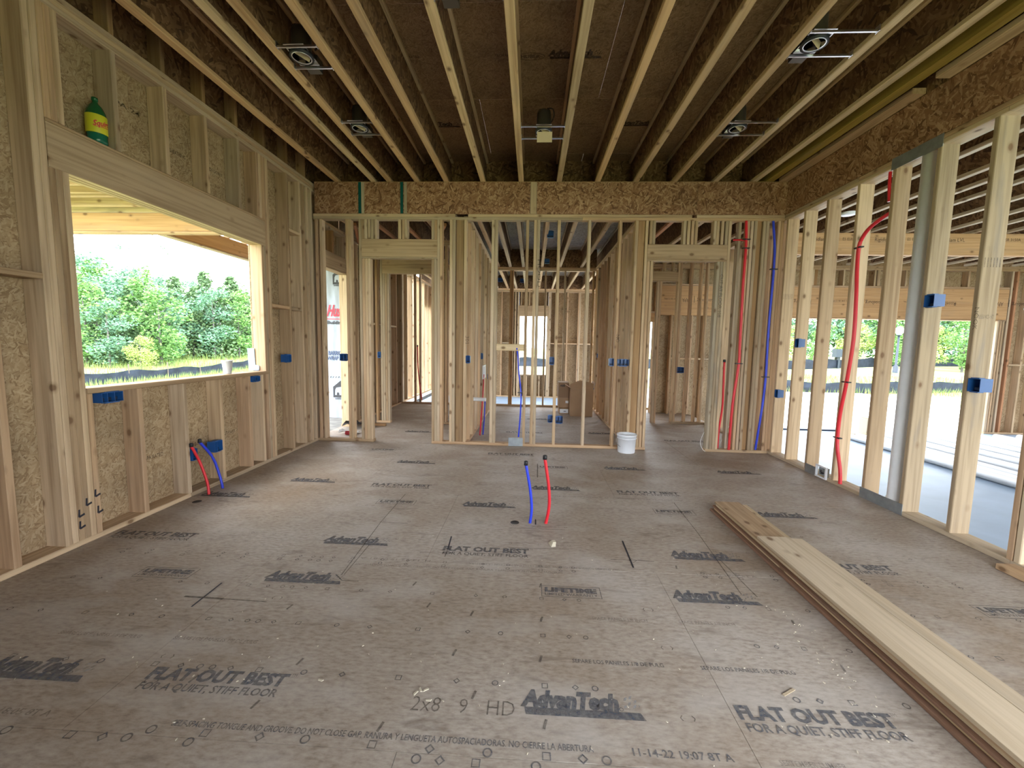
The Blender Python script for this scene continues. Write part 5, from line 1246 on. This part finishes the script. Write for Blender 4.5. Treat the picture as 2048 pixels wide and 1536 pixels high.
def trunk_mesh(H, r, seed, mat='bark'):
    rg = random.Random(seed); bm = bmesh.new()
    P = [(0, 0, -.2), (.05, .02, H * .3), (-.04, .05, H * .6), (.03, 0, H * .9)]
    tube_bm(bm, P, [r, r * .8, r * .5, r * .15], 7)
    for k in range(7):
        z = H * rg.uniform(.25, .8); a = rg.uniform(0, 2 * PI); L = rg.uniform(.8, 1.8)
        tube_bm(bm, [(0, 0, z), (L * .5 * math.cos(a), L * .5 * math.sin(a), z + L * .35), (L * math.cos(a), L * math.sin(a), z + L * .8)], [r * .3, r * .2, r * .05], 5)
    me = bpy.data.meshes.new('trunk'); bm.to_mesh(me); bm.free(); me.materials.append(M[mat]); return me
CB = [crown_broad(1), crown_broad(2, mat='leafC'), crown_broad(3, 7.2, 'leafY')]; CCd = [crown_cedar(4), crown_cedar(5, 6.0)]
TB = [trunk_mesh(7.2, .14, 1), trunk_mesh(5.5, .10, 2)]
def tree(x, y, s, kind, v, label, group, sz=1.0):
    z0 = gz(x, y) - .1
    t = thing('broadleaf_tree' if kind == 'b' else 'cedar_tree', label, 'tree', (x, y, z0), group)
    rz = random.uniform(0, 6.28)
    for nm, me in (('crown', (CB if kind == 'b' else CCd)[v]), ('trunk', TB[0 if kind == 'b' else 1])):
        o = link(nm, me, t, (x, y, z0), (0, 0, rz)); o.scale = (s, s, s * sz)
rt = random.Random(11)
ORD = ['first', 'second', 'third', 'fourth', 'fifth', 'sixth', 'seventh', 'eighth', 'ninth', 'tenth', 'eleventh', 'twelfth', 'thirteenth', 'fourteenth', 'fifteenth', 'sixteenth', 'seventeenth', 'eighteenth', 'nineteenth', 'twentieth']
def order_labels(word, objs, key):
    for k, o in enumerate(sorted(objs, key=key)): o['label'] = word.format(ORD[k])
def screen_x(o):
    d = Vector(o.location) - Vector((2.98165, -5.62208, 1.39364)); return d.dot(R_) / d.dot(W_)

# left row seen through the window: directions spread between the window jambs
def at_px(px, dist):
    # point on the ground at distance dist along the view ray of a column
    dx = (px - 1024) / F_PX; d = W_ + R_ * dx; d = Vector((d.x, d.y)).normalized(); return 2.98 + d.x * dist, -5.62 + d.y * dist
for px, dist, s, k, v in [(150, 36, 1.12, 'b', 1), (195, 40, 1.10, 'b', 0), (232, 37, .95, 'b', 1), (262, 43, 1.12, 'b', 1), (300, 40, .92, 'b', 0), (335, 45, 1.05, 'b', 1), (372, 41, .88, 'b', 0), (415, 46, .85, 'b', 1), (455, 44, .82, 'b', 1), (500, 48, .85, 'b', 0), (545, 50, .9, 'b', 1),
                          (120, 42, 1.1, 'b', 0), (600, 52, .9, 'b', 1), (180, 50, 1.3, 'b', 1), (290, 52, 1.2, 'b', 0), (400, 54, 1.1, 'b', 1), (480, 56, 1.1, 'b', 0)]:
    x, y = at_px(px, dist)
    tree(x, y, s * .74, k, v, 'leafy green tree in the hedge-like line outside the window' if v == 0 else 'blue-green leafy tree in the tree line outside the window', 'broadleaf trees outside the window, ' + ('fresh green' if v == 0 else 'blue-green'))
for px, dist, s, v in [(160, 35, .62, 1), (205, 33, .70, 0), (242, 34, .60, 1), (268, 36, .74, 0), (300, 34, .56, 1), (338, 37, .66, 1), (360, 39, .92, 0), (392, 38, .84, 1), (420, 40, 1.02, 0), (446, 38, .88, 1), (470, 41, 1.0, 0), (497, 40, .86, 1), (520, 43, .9, 0)]:
    x, y = at_px(px, dist); tree(x, y, s, 'c', v, 'dark cedar tree at the meadow edge outside the window', 'cedars outside the window')
for px, dist, s, v in [(178, 33, .62, 0), (222, 32, .50, 1), (325, 33, .60, 0), (300, 35, .70, 0), (345, 35, .62, 1), (432, 37, .66, 1), (482, 38, .66, 0)]:
    x, y = at_px(px, dist); tree(x, y, s, 'b', v, 'leafy tree', 'broadleaf trees outside the window, ' + ('fresh green' if v == 0 else 'blue-green'))
x, y = at_px(285, 31); tree(x, y, .30, 'b', 2, 'small yellow-green sapling in front of the cedars outside the window', None)
# dead pale tree
x, y = at_px(300, 35)
t = thing('bare_tree', 'pale bare tree rising from the tree line outside the window', 'tree', (x, y, gz(x, y)))
bm = bmesh.new()
tube_bm(bm, catmull([(0, 0, 0), (.1, 0, 3), (-.1, 0, 6), (.2, 0, 8.6)]), [.05 - .045 * k / 24 for k in range(25)], 6)
for a, z, L in [(.2, 2.2, 2.4), (2.8, 2.6, 2.6), (1.2, 4.5, 2.2), (3.6, 5, 2), (.5, 6, 1.8), (2.5, 6.6, 1.6), (5, 7, 1.4), (4.2, 3.4, 2.0)]:
    d = Vector((math.cos(a), math.sin(a) * .4, 0))
    tube_bm(bm, [Vector((0, 0, z)), d * L * .45 + Vector((0, 0, z + L * .35)), d * L * .7 + Vector((0, 0, z + L * .9))], [.02, .014, .005], 5)
bm_obj('trunk', bm, 'deadwood', t, (x, y, gz(x, y)))
bm = bmesh.new(); rg = random.Random(9)
for c in [(-.6, 0, 8.3), (.9, 0, 8.0), (1.4, 0, 6.9), (-.2, 0, 8.9), (-1.2, 0, 7.1)]: leaf_cluster(bm, c, .35, 26, .10, rg)
bm_obj('foliage', bm, 'leafC', t, (x, y, gz(x, y)))
# right row seen through the garage
for k in range(15):
    px = 1500 + k * 42; x, y = at_px(px, 52 + rt.uniform(-3, 3) + (px - 1500) * .012)
    v = (1, 0, 1, 1, 0)[k % 5]
    tree(x, y, rt.uniform(1.0, 1.25), 'b', v, 'tall leafy tree beyond the garage opening' if v == 0 else 'blue-green tall tree beyond the garage opening', 'trees beyond the garage, ' + ('fresh green' if v == 0 else 'blue-green'))
for k in range(7):
    px = 1560 + k * 72; x, y = at_px(px, 47); tree(x, y, .55, 'b', 0 if k % 2 else 2, 'low bright bush before the trees beyond the garage opening', 'bushes beyond the garage')
for px, d_ in [(1238, 60), (1262, 62), (1215, 60)]:
    x, y = at_px(px, d_); tree(x, y, 1.0, 'b', 0, 'leafy tree seen between the studs above the white bucket', 'trees seen above the bucket')

# each repeated thing gets a label of its own, counted from the left of the picture
grp = {}
for o in COL.objects:
    if o.parent is None and o.get('group'): grp.setdefault(o['group'], []).append(o)
W_LABEL = {'cedars outside the window': '{} dark cedar from the left at the meadow edge outside the window',
    'broadleaf trees outside the window, fresh green': '{} fresh green leafy tree from the left in the tree line outside the window',
    'broadleaf trees outside the window, blue-green': '{} blue-green leafy tree from the left in the tree line outside the window',
    'bushes beyond the garage': '{} low bright bush from the left, beyond the garage opening',
    'trees beyond the garage, fresh green': '{} fresh green tall tree from the left, beyond the garage opening',
    'trees beyond the garage, blue-green': '{} blue-green tall tree from the left, beyond the garage opening',
    'trees seen above the bucket': '{} leafy tree from the left in the gap above the white bucket'}
for g_, w_ in W_LABEL.items(): order_labels(w_, grp.get(g_, []), screen_x)
pp = grp.get('white pipes on the garage slab', [])
low = [o for o in pp if o.location.z < -.15]; up = [o for o in pp if o.location.z >= -.15]
order_labels('{} long white pipe from the left in the bottom layer on the garage slab', low, lambda o: o.location.x)
order_labels('{} long white pipe from the left in the upper layer on the garage slab', up, lambda o: o.location.x)
